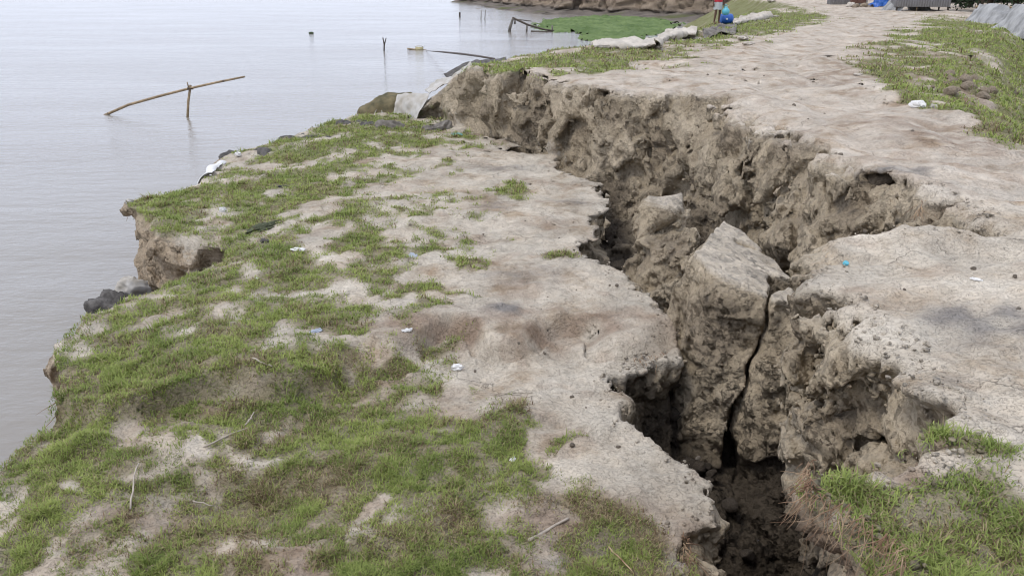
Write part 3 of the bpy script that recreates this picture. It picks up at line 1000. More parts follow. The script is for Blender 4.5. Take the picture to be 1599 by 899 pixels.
def grass(name, label, n, s0, s1, y0, y1, bank, ok, cover, hfun, lod, green=1.0, lscale=1.0):
    """Short creeping grass: bent three-segment blades scattered by the cover map."""
    y = y0 * np.exp(rng.random(n) * math.log(y1 / y0))
    x = (s0 + rng.random(n) * (s1 - s0)) * y
    keep = ok(x, y)
    x, y = x[keep], y[keep]
    g, d = cover(x, y)
    # tufts: clump the growth at hand-breadth scale
    tuft = 0.6 + 0.5 * n2(x, y, 3.2) + 0.3 * n2(x, y, 7.0, N2b)
    keep = rng.random(len(x)) < np.clip(g * 1.25 * np.clip(tuft, 0.15, 1.3), 0, 1)
    x, y, g, d = x[keep], y[keep], g[keep], d[keep]
    z = hfun(x, y)
    m_ = len(x)
    k = np.clip(y / lod, 1.0, 8.0)                                # farther blades stand for small tufts
    L = (0.020 + 0.038 * rng.random(m_) ** 1.6) * (0.75 + 0.5 * g) * (1 + 0.9 * sm(0.8, 1.8, n2(x, y, 2.2, N2b))) * k ** 0.34 * lscale
    W = (0.0018 + 0.0020 * rng.random(m_)) * k ** 0.80
    az = rng.random(m_) * 2 * np.pi
    lean = 0.55 + 1.05 * rng.random(m_)                           # radians from vertical at the tip
    ca, sa = np.cos(az), np.sin(az)
    px, py = -sa, ca
    verts = np.zeros((m_, 5, 3), np.float32)
    cx = x.copy(); cy = y.copy(); cz = z - 0.004
    for seg in range(3):
        w = W * (0.9, 0.8, 0.0)[seg]
        if seg < 2:
            verts[:, seg * 2] = np.stack([cx - px * w, cy - py * w, cz], 1)
            verts[:, seg * 2 + 1] = np.stack([cx + px * w, cy + py * w, cz], 1)
        else:
            verts[:, 4] = np.stack([cx, cy, cz], 1)
        an = lean * (0.5, 1.15, 0)[seg]
        st = L / 2
        cx = cx + ca * np.sin(an) * st; cy = cy + sa * np.sin(an) * st; cz = cz + np.cos(an) * st
    base = np.arange(m_)[:, None] * 5
    tris = np.array([(0, 1, 3), (0, 3, 2), (2, 3, 4)])
    faces = (base[:, :, None] + tris[None]).reshape(-1, 3)
    r = rng.random(m_)
    big = np.clip(0.5 + 0.35 * fbm2(x, y, 1.0), 0, 1)
    c = G_LO[None] + (G_HI - G_LO)[None] * np.clip(0.55 * r + 0.45 * big, 0, 1)[:, None]
    c = c * green
    dry = rng.random(m_) < np.clip(0.17 + 0.60 * d + 0.15 * n2(x, y, 1.3), 0.06, 0.85)
    straw = np.where(rng.random(m_)[:, None] < 0.55, G_STRAW, G_BRN) * (0.7 + 0.5 * rng.random(m_))[:, None]
    c = np.where(dry[:, None], straw, c)
    c = np.repeat(c[:, None], 5, 1).reshape(-1, 3)
    o = mesh_np(name, verts.reshape(-1, 3), faces, M_GRASS, colors=c)
    o['kind'] = 'stuff'
    o['label'] = label
    o['category'] = 'grass'
    print(name, m_)
    return o


def in_slump(x, y):
    m_ = MAP_S(x, y)
    return (m_[4] < 0.03) & (m_[5] > 0.02)


grass('grass', 'short green grass spreading in patches over the sunken slab beside the river', 2000000, -0.98, 0.5, 2.6, 21.5, False, in_slump, cover_slump, h_slump, 5.0)
grass('grass', 'green grass on the upper bank beside the chasm and along the dirt path', 1100000, -0.3, 1.1, 2.15, 60, True,
      lambda x, y: (MAP_B(x, y)[4] < 0.03) & (h_bank(x, y) > -2.9), cover_bank, h_bank, 3.6)

# ------------------------------------------------------------------ crumbled soil on ledges, chasm floor and along the rims
def crumb_field(name, label, idx, smin, smax_, mat_col):
    base = bmesh.new()
    bmesh.ops.create_icosphere(base, subdivisions=1, radius=1.0)
    bv = np.array([v.co[:] for v in base.verts]); bf = np.array([[v.index for v in f.verts] for f in base.faces])
    base.free()
    n = len(idx)
    p = GV[idx] + rng.normal(0, 0.012, (n, 3)) * np.clip(GV[idx, 1:2] / 6, 1, 3)
    r = (smin + (smax_ - smin) * rng.random(n) ** 3.5)
    k = r[:, None, None] * bv[None] * (0.6 + 0.7 * rng.random((n, len(bv), 1))) * np.array([1, 1, 0.75]) * (0.7 + 0.6 * rng.random((n, 1, 3)))
    v = p[:, None] + k
    v[:, :, 2] += 0.25 * r[:, None]
    f = (np.arange(n)[:, None, None] * len(bv) + bf[None]).reshape(-1, 3)
    c = np.repeat(mat_col[idx] * (0.75 + 0.4 * rng.random(n))[:, None], len(bv), 0)
    o = mesh_np(name, v.reshape(-1, 3), f, M_WALL, colors=c, smooth=False)
    o['kind'] = 'stuff'; o['label'] = label
    return o


ledge = np.nonzero((dep_v > 0.12) & (vn[:, 2] > 0.45) & (GV[:, 0] > 0.3 - 0.02 * GV[:, 1]) & (GV[:, 1] < 17) & (GV[:, 2] > -3.2))[0]
crumb_field('crumbled_soil', 'crumbled soil lying on the ledges and floor of the chasm', rng.choice(ledge, 9000), 0.006, 0.055, colr)
rim_v = np.nonzero((dep_v < 0.03) & (lab_v != 3) & (np.abs(np.where(lab_v == 1, MAP_B(GV[:, 0], GV[:, 1])[4], MAP_S(GV[:, 0], GV[:, 1])[4])) < 0.22) & (GV[:, 0] > 0.2 - 0.1 * GV[:, 1]))[0]
crumb_field('crumbled_soil', 'crumbs of dry soil strewn along the broken rims', rng.choice(rim_v, 2600), 0.004, 0.020, colr)
#--SECTION things

# ------------------------------------------------------------------ tools for things
def at_y(px, py, y):
    """World point on the sight line of pixel (px, py) at the ground distance y."""
    dx = (px - 799.5) / FPX
    dy = (449.5 - py) / FPX
    d = np.array([dx, CT + dy * ST, -ST + dy * CT])
    return Vector(np.array([0, 0, CAM_H]) + d * (y / d[1]))


def on_slump(px, py, lift=0.0):
    """Point of the sunken slab seen at a pixel (the slab is not level, so iterate)."""
    z = ZS
    for _ in range(6):
        q = at(px, py, z)
        z = float(h_slump(np.array([q[0]]), np.array([q[1]]))[0])
    q = at(px, py, z)
    return Vector((q[0], q[1], z + lift))


def on_bank(px, py, lift=0.0):
    z = 0.0
    for _ in range(6):
        q = at(px, py, z)
        z = 0.5 * z + 0.5 * float(h_bank(np.array([q[0]]), np.array([q[1]]))[0])
    q = at(px, py, z)
    return Vector((q[0], q[1], float(h_bank(np.array([q[0]]), np.array([q[1]]))[0]) + lift))


def tube_bm(bm, pts, radii, sides=6):
    pts = [Vector(p) for p in pts]
    if isinstance(radii, (int, float)):
        radii = [radii] * len(pts)
    rings = []
    for i, p in enumerate(pts):
        d = (pts[min(i + 1, len(pts) - 1)] - pts[max(i - 1, 0)]).normalized()
        u = d.orthogonal().normalized() if i == 0 else (u - d * u.dot(d)).normalized()
        v = d.cross(u)
        rings.append([bm.verts.new(p + (u * math.cos(a) + v * math.sin(a)) * radii[i]) for a in [2 * math.pi * k / sides for k in range(sides)]])
    for a, b in zip(rings[:-1], rings[1:]):
        for k in range(sides):
            bm.faces.new((a[k], a[(k + 1) % sides], b[(k + 1) % sides], b[k]))
    bm.faces.new(rings[0][::-1])
    bm.faces.new(rings[-1])
    return bm


def wiggle(p0, p1, n, amp, rnd):
    p0, p1 = Vector(p0), Vector(p1)
    out = []
    off = Vector((0, 0, 0))
    for i in range(n + 1):
        t = i / n
        if 0 < i < n:
            off = off * 0.6 + Vector((rnd.uniform(-1, 1), rnd.uniform(-1, 1), rnd.uniform(-1, 1))) * amp
        else:
            off = Vector((0, 0, 0))
        out.append(p0.lerp(p1, t) + off)
    return out


def rooted(o, origin):
    """Move a mesh object's origin to the given point, keeping its place."""
    origin = Vector(origin)
    o.data.transform(Matrix.Translation(-origin))
    o.location = origin
    return o


def stick(name, pts, radii, mat, label, cat, group=None, sides=7):
    bm = tube_bm(bmesh.new(), pts, radii, sides)
    o = bm_obj(name, bm, mat, smooth=True)
    rooted(o, pts[0])
    return tag(o, label, cat, group)


def hull_planes(pts):
    bm = bmesh.new()
    for p in pts:
        bm.verts.new(p)
    bmesh.ops.convex_hull(bm, input=bm.verts[:])
    bm.normal_update()
    pl = [(f.normal.copy(), f.calc_center_median()) for f in bm.faces]
    bm.free()
    return pl


def earth_block(name, pts, res, label, cat, hollow=None, amp=0.8, top_min=0.6, dry=0.9, cut=None):
    """Broken lump of ground: convex core, broken-clay relief, smooth dry crust where a face looks up."""
    pts = [Vector(p) for p in pts]
    lo = np.array([min(p[k] for p in pts) - 0.22 for k in range(3)])
    hi = np.array([max(p[k] for p in pts) + 0.22 for k in range(3)])
    n = np.ceil((hi - lo) / res).astype(int) + 1
    gx, gy, gz = np.meshgrid(*[(lo[k] + np.arange(n[k]) * res).astype(np.float32) for k in range(3)], indexing='ij')
    d = np.full(gx.shape, -9.0, np.float32); topd = np.full(gx.shape, -9.0, np.float32)
    for nrm, c in hull_planes(pts):
        q = (gx - c.x) * nrm.x + (gy - c.y) * nrm.y + (gz - c.z) * nrm.z
        d = np.maximum(d, q)
        if nrm.z > top_min:
            topd = np.maximum(topd, q)
    depth = np.clip(-topd, 0, 2)
    sh = gx.shape
    L_ = lumps(gx.ravel(), gy.ravel(), gz.ravel()).reshape(sh)
    d = d - np.clip(L_ * amp, -0.2, 0.2) * sm(0.01, 0.10, depth) - 0.008 * tri(N3, gx.ravel(), gy.ravel(), gz.ravel(), 3.0).reshape(sh)
    if hollow is not None:
        for c, r in hollow:
            hq = np.sqrt((gx - c[0]) ** 2 + (gy - c[1]) ** 2 + ((gz - c[2]) * 1.25) ** 2) - r - 0.03 * tri(N3b, gx.ravel(), gy.ravel(), gz.ravel(), 2.6).reshape(sh)
            d = np.maximum(d, -hq)
    if cut is not None:                               # split along a wandering, near-vertical crack
        sgn, gap = cut
        xc = np.interp(gz, CRACK_Z, CRACK_X) + 0.28 * (gy - CRACK_Y) + 0.025 * tri(N3, gx.ravel(), gy.ravel(), gz.ravel(), 2.5).reshape(sh)
        rem = np.maximum(xc - gx, gy - CRACK_Y - 0.22)                # front part right of the crack
        d = np.maximum(d, -rem if sgn > 0 else rem + gap)
    pos, q, cell = surface_nets(d, (0, 0, 0))
    w = pos * res + lo
    dp = depth[cell]
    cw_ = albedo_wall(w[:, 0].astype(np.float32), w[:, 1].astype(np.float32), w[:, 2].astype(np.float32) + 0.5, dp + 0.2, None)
    ct_ = np.tile(C_SILT * 1.16, (len(w), 1)) * (1 + 0.08 * n2(w[:, 0], w[:, 1], 1.5))[:, None]  # up-facing crust lightened in colour to make up for weak light there
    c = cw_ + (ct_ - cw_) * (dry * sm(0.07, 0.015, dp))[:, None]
    o = mesh_np(name, w, q, M_WALL, colors=c, smooth=False)
    base = Vector((float(w[:, 0].mean()), float(w[:, 1].mean()), float(w[:, 2].min())))
    rooted(o, base)
    o.data.update()
    return tag(o, label, cat)


def clod_mesh(seed, sub=2):
    bm = bmesh.new()
    bmesh.ops.create_icosphere(bm, subdivisions=sub, radius=1.0)
    r = random.Random(seed)
    cuts = [(Vector((r.gauss(0, 1), r.gauss(0, 1), r.gauss(0, 1))).normalized(), r.uniform(0.55, 0.9)) for _ in range(9)]
    for v in bm.verts:
        for nrm, dist in cuts:                       # flat broken faces
            q = v.co.dot(nrm) - dist
            if q > 0:
                v.co -= nrm * q * 0.92
        v.co *= 1 + r.uniform(-0.05, 0.05)
    me = bpy.data.meshes.new('earth_clod')
    bm.to_mesh(me); bm.free()
    me.materials.append(M_CLOD)
    return me


def superbag(name, loc, size, rot, mat, seed, label, cat, group=None, e=0.55, wr=0.05):
    """A filled bag: flattened rounded pillow with creases and sagging edges."""
    r = random.Random(seed)
    nu, nv = 64, 36
    vs = []
    for j in range(nv + 1):
        ph = -math.pi / 2 + math.pi * j / nv
        for i in range(nu):
            th = 2 * math.pi * i / nu
            f = lambda q, p: math.copysign(abs(q) ** p, q)
            vs.append((f(math.cos(ph), 0.7) * f(math.cos(th), e), f(math.cos(ph), 0.7) * f(math.sin(th), e), f(math.sin(ph), 0.8)))
    v = np.array(vs) * np.array(size) * 0.5
    o1 = r.uniform(0, 9)
    nz = tri(N3, (v[:, 0] + o1).astype(np.float32), v[:, 1].astype(np.float32), v[:, 2].astype(np.float32), 1.6)
    ny = -np.abs(tri(N3b, (v[:, 0] + o1).astype(np.float32), v[:, 1].astype(np.float32), v[:, 2].astype(np.float32), 3.4))
    nrm = np.array(vs) / (np.linalg.norm(vs, axis=1)[:, None] + 1e-9)
    nf = -np.abs(tri(N3, (v[:, 0] + o1).astype(np.float32), v[:, 1].astype(np.float32), v[:, 2].astype(np.float32), 8.0))
    v = v + nrm * (wr * nz + wr * 0.8 * ny + wr * 0.3 * nf)[:, None]
    idx = np.arange((nv + 1) * nu).reshape(nv + 1, nu)
    q = np.stack([idx[:-1], np.roll(idx[:-1], -1, 1), np.roll(idx[1:], -1, 1), idx[1:]], -1).reshape(-1, 4)
    o = mesh_np(name, v, q, mat)
    o.location = loc
    o.rotation_euler = rot
    return tag(o, label, cat, group)


def drape(name, rows, mat, label, cat, nu=40, nv=24, wr=0.03, fr=2.0, thick=0.012, group=None, seed=0, ragged=0.0):
    """Cloth or sheet through rows of 3-D control points, with wrinkles and thickness."""
    R = np.array([[tuple(p) for p in row] for row in rows], float)
    nr, nc = R.shape[:2]

    def resample(A, n, axis):
        m_ = A.shape[axis]
        t = np.linspace(0, m_ - 1, n)
        i = np.clip(np.floor(t).astype(int), 0, m_ - 2)
        f = t - i
        A = np.moveaxis(A, axis, 0)
        p0, p1, p2, p3 = A[np.clip(i - 1, 0, m_ - 1)], A[i], A[i + 1], A[np.clip(i + 2, 0, m_ - 1)]
        f = f.reshape((-1,) + (1,) * (A.ndim - 1))
        out = 0.5 * ((2 * p1) + (-p0 + p2) * f + (2 * p0 - 5 * p1 + 4 * p2 - p3) * f ** 2 + (-p0 + 3 * p1 - 3 * p2 + p3) * f ** 3)
        return np.moveaxis(out, 0, axis)
    G = resample(resample(R, nv, 0), nu, 1)
    P = G.reshape(-1, 3)
    du = np.gradient(G, axis=1); dv = np.gradient(G, axis=0)
    nrm = np.cross(du, dv).reshape(-1, 3)
    nrm /= np.linalg.norm(nrm, axis=1)[:, None] + 1e-9
    f32 = [(P[:, k] + seed * 1.7).astype(np.float32) for k in range(3)]
    w = wr * (tri(N3, *f32, 0.5 * fr) - 0.7 * np.abs(tri(N3b, *f32, fr)) + 0.3 * tri(N3, *f32, 2.4 * fr))
    P = P + nrm * w[:, None]
    idx = np.arange(nu * nv).reshape(nv, nu)
    q = np.stack([idx[:-1, :-1], idx[:-1, 1:], idx[1:, 1:], idx[1:, :-1]], -1).reshape(-1, 4)
    if ragged > 0:                                    # torn edges
        e = np.minimum(np.minimum(idx // nu, nv - 1 - idx // nu) / nv, np.minimum(idx % nu, nu - 1 - idx % nu) / nu).ravel()
        bad = e + 0.5 * ragged * n2(P[:, 0] + seed, P[:, 2] + P[:, 1], 2.5 / max(1.0, np.ptp(P[:, 0]))) < ragged * 0.35
        q = q[~bad[q].any(1)]
    o = mesh_np(name, P, q, mat)
    rooted(o, Vector(P.mean(0).tolist()[:2] + [P[:, 2].min()]))
    s_ = o.modifiers.new('thickness', 'SOLIDIFY')
    s_.thickness = thick
    return tag(o, label, cat, group)


M_CLOD = simple_mat('dry_clod', (0.33, 0.27, 0.20), 0.95, 0.18, 5.0, 0.03, 0.1)
M_PEB = simple_mat('dark_clod', (0.27, 0.23, 0.185), 0.95, 0.2, 6.0, 0.02, 0.1)
M_BAMBOO = simple_mat('weathered_bamboo', (0.38, 0.28, 0.17), 0.6, 0.25, 6.0, 0.01, 0.3)
M_WOOD = simple_mat('dark_wet_wood', (0.10, 0.08, 0.065), 0.7, 0.2, 8.0, 0.01)
M_DRYWOOD = simple_mat('bleached_wood', (0.46, 0.40, 0.33), 0.85, 0.15, 14.0, 0.004)
M_GEO = simple_mat('dark_geotextile', (0.15, 0.14, 0.13), 0.95, 0.25, 9.0, 0.03, 0.15, (0.065, 0.06, 0.056))
M_GEOMUD = simple_mat('muddy_geotextile', (0.22, 0.20, 0.175), 0.9, 0.2, 4.0, 0.01, 0.15, (0.10, 0.09, 0.078))
M_GEOWHITE = simple_mat('pale_geotextile', (0.52, 0.51, 0.49), 0.85, 0.12, 3.0, 0.006, 0.2, (0.36, 0.33, 0.28))
M_MOSS = simple_mat('mossy_bag', (0.20, 0.165, 0.095), 0.95, 0.2, 3.0, 0.015, 0.1, (0.085, 0.08, 0.05))
M_WHITE = simple_mat('white_plastic', (0.72, 0.71, 0.69), 0.5, 0.06, 20.0, 0.003, 0.4)
M_CREAM = simple_mat('cream_sacking', (0.55, 0.50, 0.43), 0.9, 0.12, 2.0, 0.03, 0.1)
M_BLUEBAG = simple_mat('faded_blue_plastic', (0.42, 0.46, 0.53), 0.6, 0.15, 15.0, 0.003, 0.4)
M_CYAN = simple_mat('turquoise_plastic', (0.10, 0.42, 0.52), 0.4, 0.05, 8.0, 0.0, 0.5)
M_BLUE = simple_mat('blue_plastic', (0.02, 0.11, 0.42), 0.4, 0.08, 3.0, 0.0, 0.5)
M_BLACK = simple_mat('black_plastic', (0.03, 0.03, 0.032), 0.5, 0.1, 9.0, 0.004, 0.4)
M_ROOT = simple_mat('dry_roots', (0.42, 0.31, 0.20), 0.9, 0.25, 12.0, 0.002, 0.1, (0.20, 0.115, 0.075))
M_WEED = simple_mat('floating_weed', (0.15, 0.205, 0.08), 0.9, 0.2, 0.35, 0.5, 0.1, (0.085, 0.13, 0.045), (1, 0.6, 1))
M_TIN = simple_mat('grey_tin', (0.40, 0.41, 0.43), 0.45, 0.12, 1.5, 0.0, 0.4, (0.27, 0.27, 0.28), (1, 1, 0.2))
M_TARP = simple_mat('grey_tarpaulin', (0.37, 0.37, 0.36), 0.75, 0.12, 1.6, 0.06, 0.25, (0.20, 0.20, 0.195), (0.5, 3, 1))
M_DARKWALL = simple_mat('dark_matting', (0.09, 0.085, 0.08), 0.9, 0.2, 2.0, 0.02)
M_BRICK = simple_mat('brown_box', (0.13, 0.07, 0.05), 0.8, 0.15, 3.0, 0.01)
M_SKIN = simple_mat('dark_skin', (0.13, 0.075, 0.05), 0.6, 0.08, 4.0, 0.0)
M_RED = simple_mat('red_cloth', (0.45, 0.035, 0.05), 0.85, 0.1, 6.0, 0.01)
M_PALECLOTH = simple_mat('pale_cloth', (0.45, 0.47, 0.46), 0.9, 0.12, 6.0, 0.015)
M_HAIR = simple_mat('black_hair', (0.015, 0.013, 0.012), 0.6, 0.05, 20.0, 0.0)
M_BARK = simple_mat('tree_bark', (0.12, 0.095, 0.07), 0.95, 0.2, 5.0, 0.03)

# ------------------------------------------------------------------ fallen earth in the chasm
A_ = V(1088, 395, -0.62); B_ = V(1130, 345, -0.60); C__ = V(1190, 392, -0.78); D_ = V(1268, 474, -1.06)
E_ = V(1200, 461, -1.02); F_ = V(1112, 420, -0.70)
def on_plane(px, py, p0, p1, p2):
    nrm = (p1 - p0).cross(p2 - p0)
    d = Vector(((px - 799.5) / FPX, CT + (449.5 - py) / FPX * ST, -ST + (449.5 - py) / FPX * CT))
    o_ = Vector((0, 0, CAM_H))
    return o_ + d * ((p0 - o_).dot(nrm) / d.dot(nrm))


B_ = V(1130, 343, -0.66); D_ = V(1270, 474, -0.98)
C__, E_, F_ = on_plane(1196, 388, A_, B_, D_), on_plane(1200, 462, A_, B_, D_), on_plane(1112, 422, A_, B_, D_)
dn = lambda p, z, ox=0, oy=0: Vector((p.x + ox, p.y + oy, z))
crk = [V(1145, 612, -2.0), V(1164, 562, -1.66), V(1182, 520, -1.36), V(1198, 466, -1.0)]
CRACK_Z, CRACK_X, CRACK_Y = [-2.8] + [p.z for p in crk], [crk[0].x - 0.12] + [p.x - 0.28 * (p.y - crk[1].y) for p in crk], crk[1].y
earth_block('fallen_earth_block', [A_, B_, C__, D_, E_, F_, dn(A_, -2.6, -0.12, -0.05), dn(B_, -2.6, 0, 0.1), dn(D_, -2.7, 0, 0), dn(E_, -2.7, -0.26, -0.05), dn(F_, -2.7, -0.12, -0.15), V(1046, 478, -1.25), V(1060, 585, -1.95), V(1138, 608, -2.0), dn(D_, -1.3, 0.05, -0.1)],
            0.021, 'large tilted earth block with a flat pale top, standing in the middle of the chasm', 'earth block',
            hollow=[(tuple(V(1162, 373, -0.70)), 0.15)], amp=0.42, cut=(1, 0.0))
E2 = on_plane(1214, 468, A_, B_, D_); D2 = on_plane(1270, 480, A_, B_, D_); G2 = V(1254, 522, -1.2)
earth_block('fallen_earth_block', [E2, D2, G2, dn(E2, -2.8, -0.14, -0.12), dn(D2, -2.8, 0.1, 0.1), dn(G2, -2.8, 0.0, -0.22), V(1180, 622, -2.05), V(1246, 640, -1.9), on_plane(1199, 464, A_, B_, D_), V(1140, 616, -2.05), V(1130, 600, -2.6), on_plane(1268, 474, A_, B_, D_), on_plane(1232, 446, A_, B_, D_)],
            0.021, 'narrow slice of earth split by a dark crack from the large tilted block', 'earth block', amp=0.42, top_min=0.75, cut=(-1, 0.03))
L1, L2, L3, L4, L5 = V(998, 384, -1.15), V(1055, 345, -0.92), V(1092, 348, -0.86), V(1080, 405, -1.02), V(1040, 462, -1.5)
earth_block('fallen_earth_block', [L1, L2, L3, L4, L5, dn(L1, -2.4, -0.05, 0.1), dn(L2, -2.3, 0, 0.2), dn(L3, -2.5, 0.1, 0.2), dn(L5, -2.6, -0.1, -0.1), dn(L4, -2.6, 0.1, 0)],
            0.026, 'rounded brown earth mass leaning against the left of the tilted block', 'earth block', amp=0.9, top_min=0.97, dry=0.3)
K = [V(1012, 306, -0.62), V(1064, 302, -0.60), V(1068, 326, -0.72), V(1040, 322, -0.66), V(1000, 372, -1.05), V(1024, 362, -1.0), V(1062, 350, -0.98)]
earth_block('earth_clod', K + [dn(K[0], -1.05, 0, 0.25), dn(K[1], -1.05, 0, 0.25)], 0.024,
            'pale square-edged clod perched on the rounded mass below the scarp', 'earth clod', amp=0.45, top_min=0.8)

clod_meshes = [clod_mesh(s_) for s_ in range(6)]


def clod(loc, r, rnd, label, group, mat=None, name='earth_clod'):
    o = bpy.data.objects.new(name, clod_meshes[rnd.randrange(6)] if mat is None else mat)
    COL.objects.link(o)
    o.location = loc
    o.scale = (r * rnd.uniform(0.8, 1.25), r * rnd.uniform(0.8, 1.25), r * rnd.uniform(0.6, 0.95))
    o.rotation_euler = (rnd.uniform(-0.5, 0.5), rnd.uniform(-0.5, 0.5), rnd.uniform(0, 6.28))
    return tag(o, label, 'earth clod', group)


rc = random.Random(5)
M_DAMP_SHADED = simple_mat('damp_shaded_clod', (0.10, 0.082, 0.066), 0.9, 0.2, 6.0, 0.02, 0.2)  # damp earth, darkened further so the shade of the cleft bottom is painted in
damp = [m_.copy() for m_ in clod_meshes]
for m_ in damp:
    m_.materials.clear(); m_.materials.append(M_DAMP_SHADED)
for i in range(34):
    x_, y_ = rc.gauss(1.72, 0.26), rc.gauss(7.2, 0.42)
    z_ = float(h_floor(np.array([x_]), np.array([y_]))[0])
    clod((x_, y_, z_ + 0.05), rc.choice((0.03, 0.045, 0.06, 0.08, 0.11)), rc, 'loose clod in the dark rubble at the bottom of the chasm', 'clods at the chasm bottom', mat=damp[rc.randrange(6)])
for i in range(22):
    px_, py_ = rc.choice(((960, 410), (1010, 420), (1225, 400), (1240, 420), (985, 395), (1225, 350)))
    q = at(px_ + rc.gauss(0, 16), py_ + rc.gauss(0, 10), -1.62)
    z_ = max(float(h_floor(np.array([q[0]]), np.array([q[1]]))[0]), -2.2)
    clod((q[0], q[1], z_ + 0.06), rc.choice((0.04, 0.06, 0.09)), rc, 'crumbled clod lying in the gap between fallen blocks and scarp', 'clods between blocks and scarp')
for (px_, py_, z_, r_) in ((1366, 284, -0.16, 0.13), (1382, 282, -0.12, 0.11), (1374, 290, -0.22, 0.12)):
    clod(V(px_, py_, z_), r_, rc, 'clod wedged in the hollow under the scarp rim', 'clods under the scarp rim')
peb = [m_.copy() for m_ in clod_meshes]
for m_ in peb:
    m_.materials.clear(); m_.materials.append(M_PEB)
PEB_S = [(1043, 341), (948, 377), (880, 402), (873, 372), (900, 453), (920, 460), (690, 448), (952, 446), (963, 446), (855, 464), (845, 483), (810, 536), (868, 538), (985, 535), (715, 575), (772, 575),
         (850, 552), (742, 580), (965, 698), (893, 695), (640, 352), (755, 366), (820, 345), (990, 300), (1010, 330), (893, 620), (915, 637), (660, 388), (575, 322), (735, 246), (600, 247), (640, 246), (690, 300), (930, 345), (1090, 716)]
for (px_, py_) in PEB_S:
    p = on_slump(px_, py_, 0.004)
    clod(p, rc.choice((0.010, 0.015, 0.022)), rc, 'small dark crumb of earth lying loose on the pale sunken slab', 'crumbs on the slab', mat=peb[rc.randrange(6)])
for (px_, py_) in [(1193, 119), (1142, 146), (1352, 137), (1450, 280), (1520, 420), (1240, 165), (1313, 242), (1288, 178), (1412, 452), (1590, 483), (1585, 433), (1350, 362), (1262, 186), (1425, 205), (1105, 118), (1160, 82)]:
    p = on_bank(px_, py_, 0.004)
    clod(p, rc.choice((0.010, 0.016, 0.022)) * (1 + 0.03 * p.y), rc, 'small dark crumb of earth on the bare upper bank', 'crumbs on the upper bank', mat=peb[rc.randrange(6)])
for i in range(26):                                            # broken soil on the eroded land-side slope
    px_, py_ = rc.choice(((1490, 130), (1535, 148), (1520, 155), (1500, 138)))
    p = on_bank(px_ + rc.gauss(0, 18), py_ + rc.gauss(0, 8), 0.02)
    clod(p, rc.choice((0.05, 0.08, 0.12)), rc, 'brown clod on the eroded patch of the grassy slope', 'clods on the eroded slope')

# ------------------------------------------------------------------ geotextile bags and sheets along the river edge
superbag('geotextile_bag', on_slump(388, 240, -0.13), (1.25, 0.7, 0.36), (0.15, 0.0, -0.35), M_GEO, 1, 'low dark geotextile bag on the slab edge, nearest the white sheet scrap', 'geotextile bag', 'dark bags along the slab edge')
superbag('geotextile_bag', on_slump(490, 214, -0.13), (1.4, 0.7, 0.36), (0.1, 0.0, -0.2), M_GEO, 2, 'low dark geotextile bag in the middle of the slab edge row', 'geotextile bag', 'dark bags along the slab edge')
superbag('geotextile_bag', on_slump(562, 192, -0.13), (1.1, 0.7, 0.36), (0.1, 0.0, -0.3), M_GEO, 3, 'low dark geotextile bag on the slab edge, nearest the mossy mound', 'geotextile bag', 'dark bags along the slab edge')
superbag('geotextile_bag', V(203, 503, -2.68), (1.05, 0.7, 0.72), (0.1, 0.45, 0.9), M_GEO, 4, 'crumpled black geotextile bag jammed at the foot of the river cliff', 'geotextile bag', wr=0.09)
superbag('geotextile_bag', V(212, 450, -2.35), (0.42, 0.36, 0.36), (0.1, 0.3, 0.6), M_GEOWHITE, 5, 'pale grey bag peeping out behind the crumpled black bag', 'geotextile bag')
superbag('geotextile_bag', at_y(608, 178, 21.4), (1.7, 1.1, 0.95), (0.0, -0.25, 0.15), M_MOSS, 6, 'brown mossy rounded bag at the end of the pale hanging sheet', 'geotextile bag', e=1.0, wr=0.03)
superbag('geotextile_bag', on_slump(627, 199, -0.05), (1.15, 0.6, 0.36), (0.0, 0.12, -0.25), M_GEOMUD, 7, 'grey mud-caked bag lying flat below the pale hanging sheet', 'geotextile bag', wr=0.05)
superbag('geotextile_bag', on_slump(680, 201, 0.0), (0.62, 0.4, 0.28), (0.2, -0.2, 0.3), M_GEOMUD, 8, 'small torn bag wedged at the foot of the scarp', 'geotextile bag', wr=0.06)
drape('geotextile_sheet', [[at_y(622, 150, 21.0), at_y(645, 148, 20.7), at_y(670, 146, 20.3)],
                           [at_y(616, 163, 20.8), at_y(640, 164, 20.5), at_y(664, 163, 20.1)],
                           [at_y(614, 181, 20.8), at_y(634, 184, 20.5), at_y(652, 189, 20.1)]], M_GEOWHITE,
      'pale stiff sheet hanging down beside the left end of the scarp', 'sheet', wr=0.02, fr=2.0, seed=1)
drape('geotextile_sheet', [[at_y(577, 178, 21.2), at_y(590, 166, 21.2), at_y(604, 164, 21.1)], [at_y(580, 184, 20.9), at_y(592, 176, 20.9), at_y(606, 182, 20.8)]], M_GEOWHITE,
      'small white torn sheet on the lower left of the mossy bag', 'sheet', wr=0.03, seed=2, ragged=0.2)
drape('geotextile_sheet', [[at_y(664, 142, 21.2), at_y(690, 126, 21.0), at_y(712, 112, 20.6), at_y(738, 102, 20.2)],
                           [at_y(672, 148, 20.6), at_y(700, 133, 20.3), at_y(720, 122, 19.9), at_y(742, 108, 19.6)]], M_GEOWHITE,
      'long white sheet running up the slope to the grassy rim', 'sheet', wr=0.03, seed=3)
drape('geotextile_sheet', [[at_y(694, 118, 22.2), at_y(724, 103, 22.0), at_y(752, 95, 21.8), at_y(790, 92, 22.0)],
                           [at_y(698, 122, 21.5), at_y(728, 108, 21.2), at_y(756, 100, 21.0), at_y(792, 96, 21.0)]], M_GEO,
      'dark sheet edge curving along the bank above the long white sheet', 'sheet', wr=0.02, seed=4)
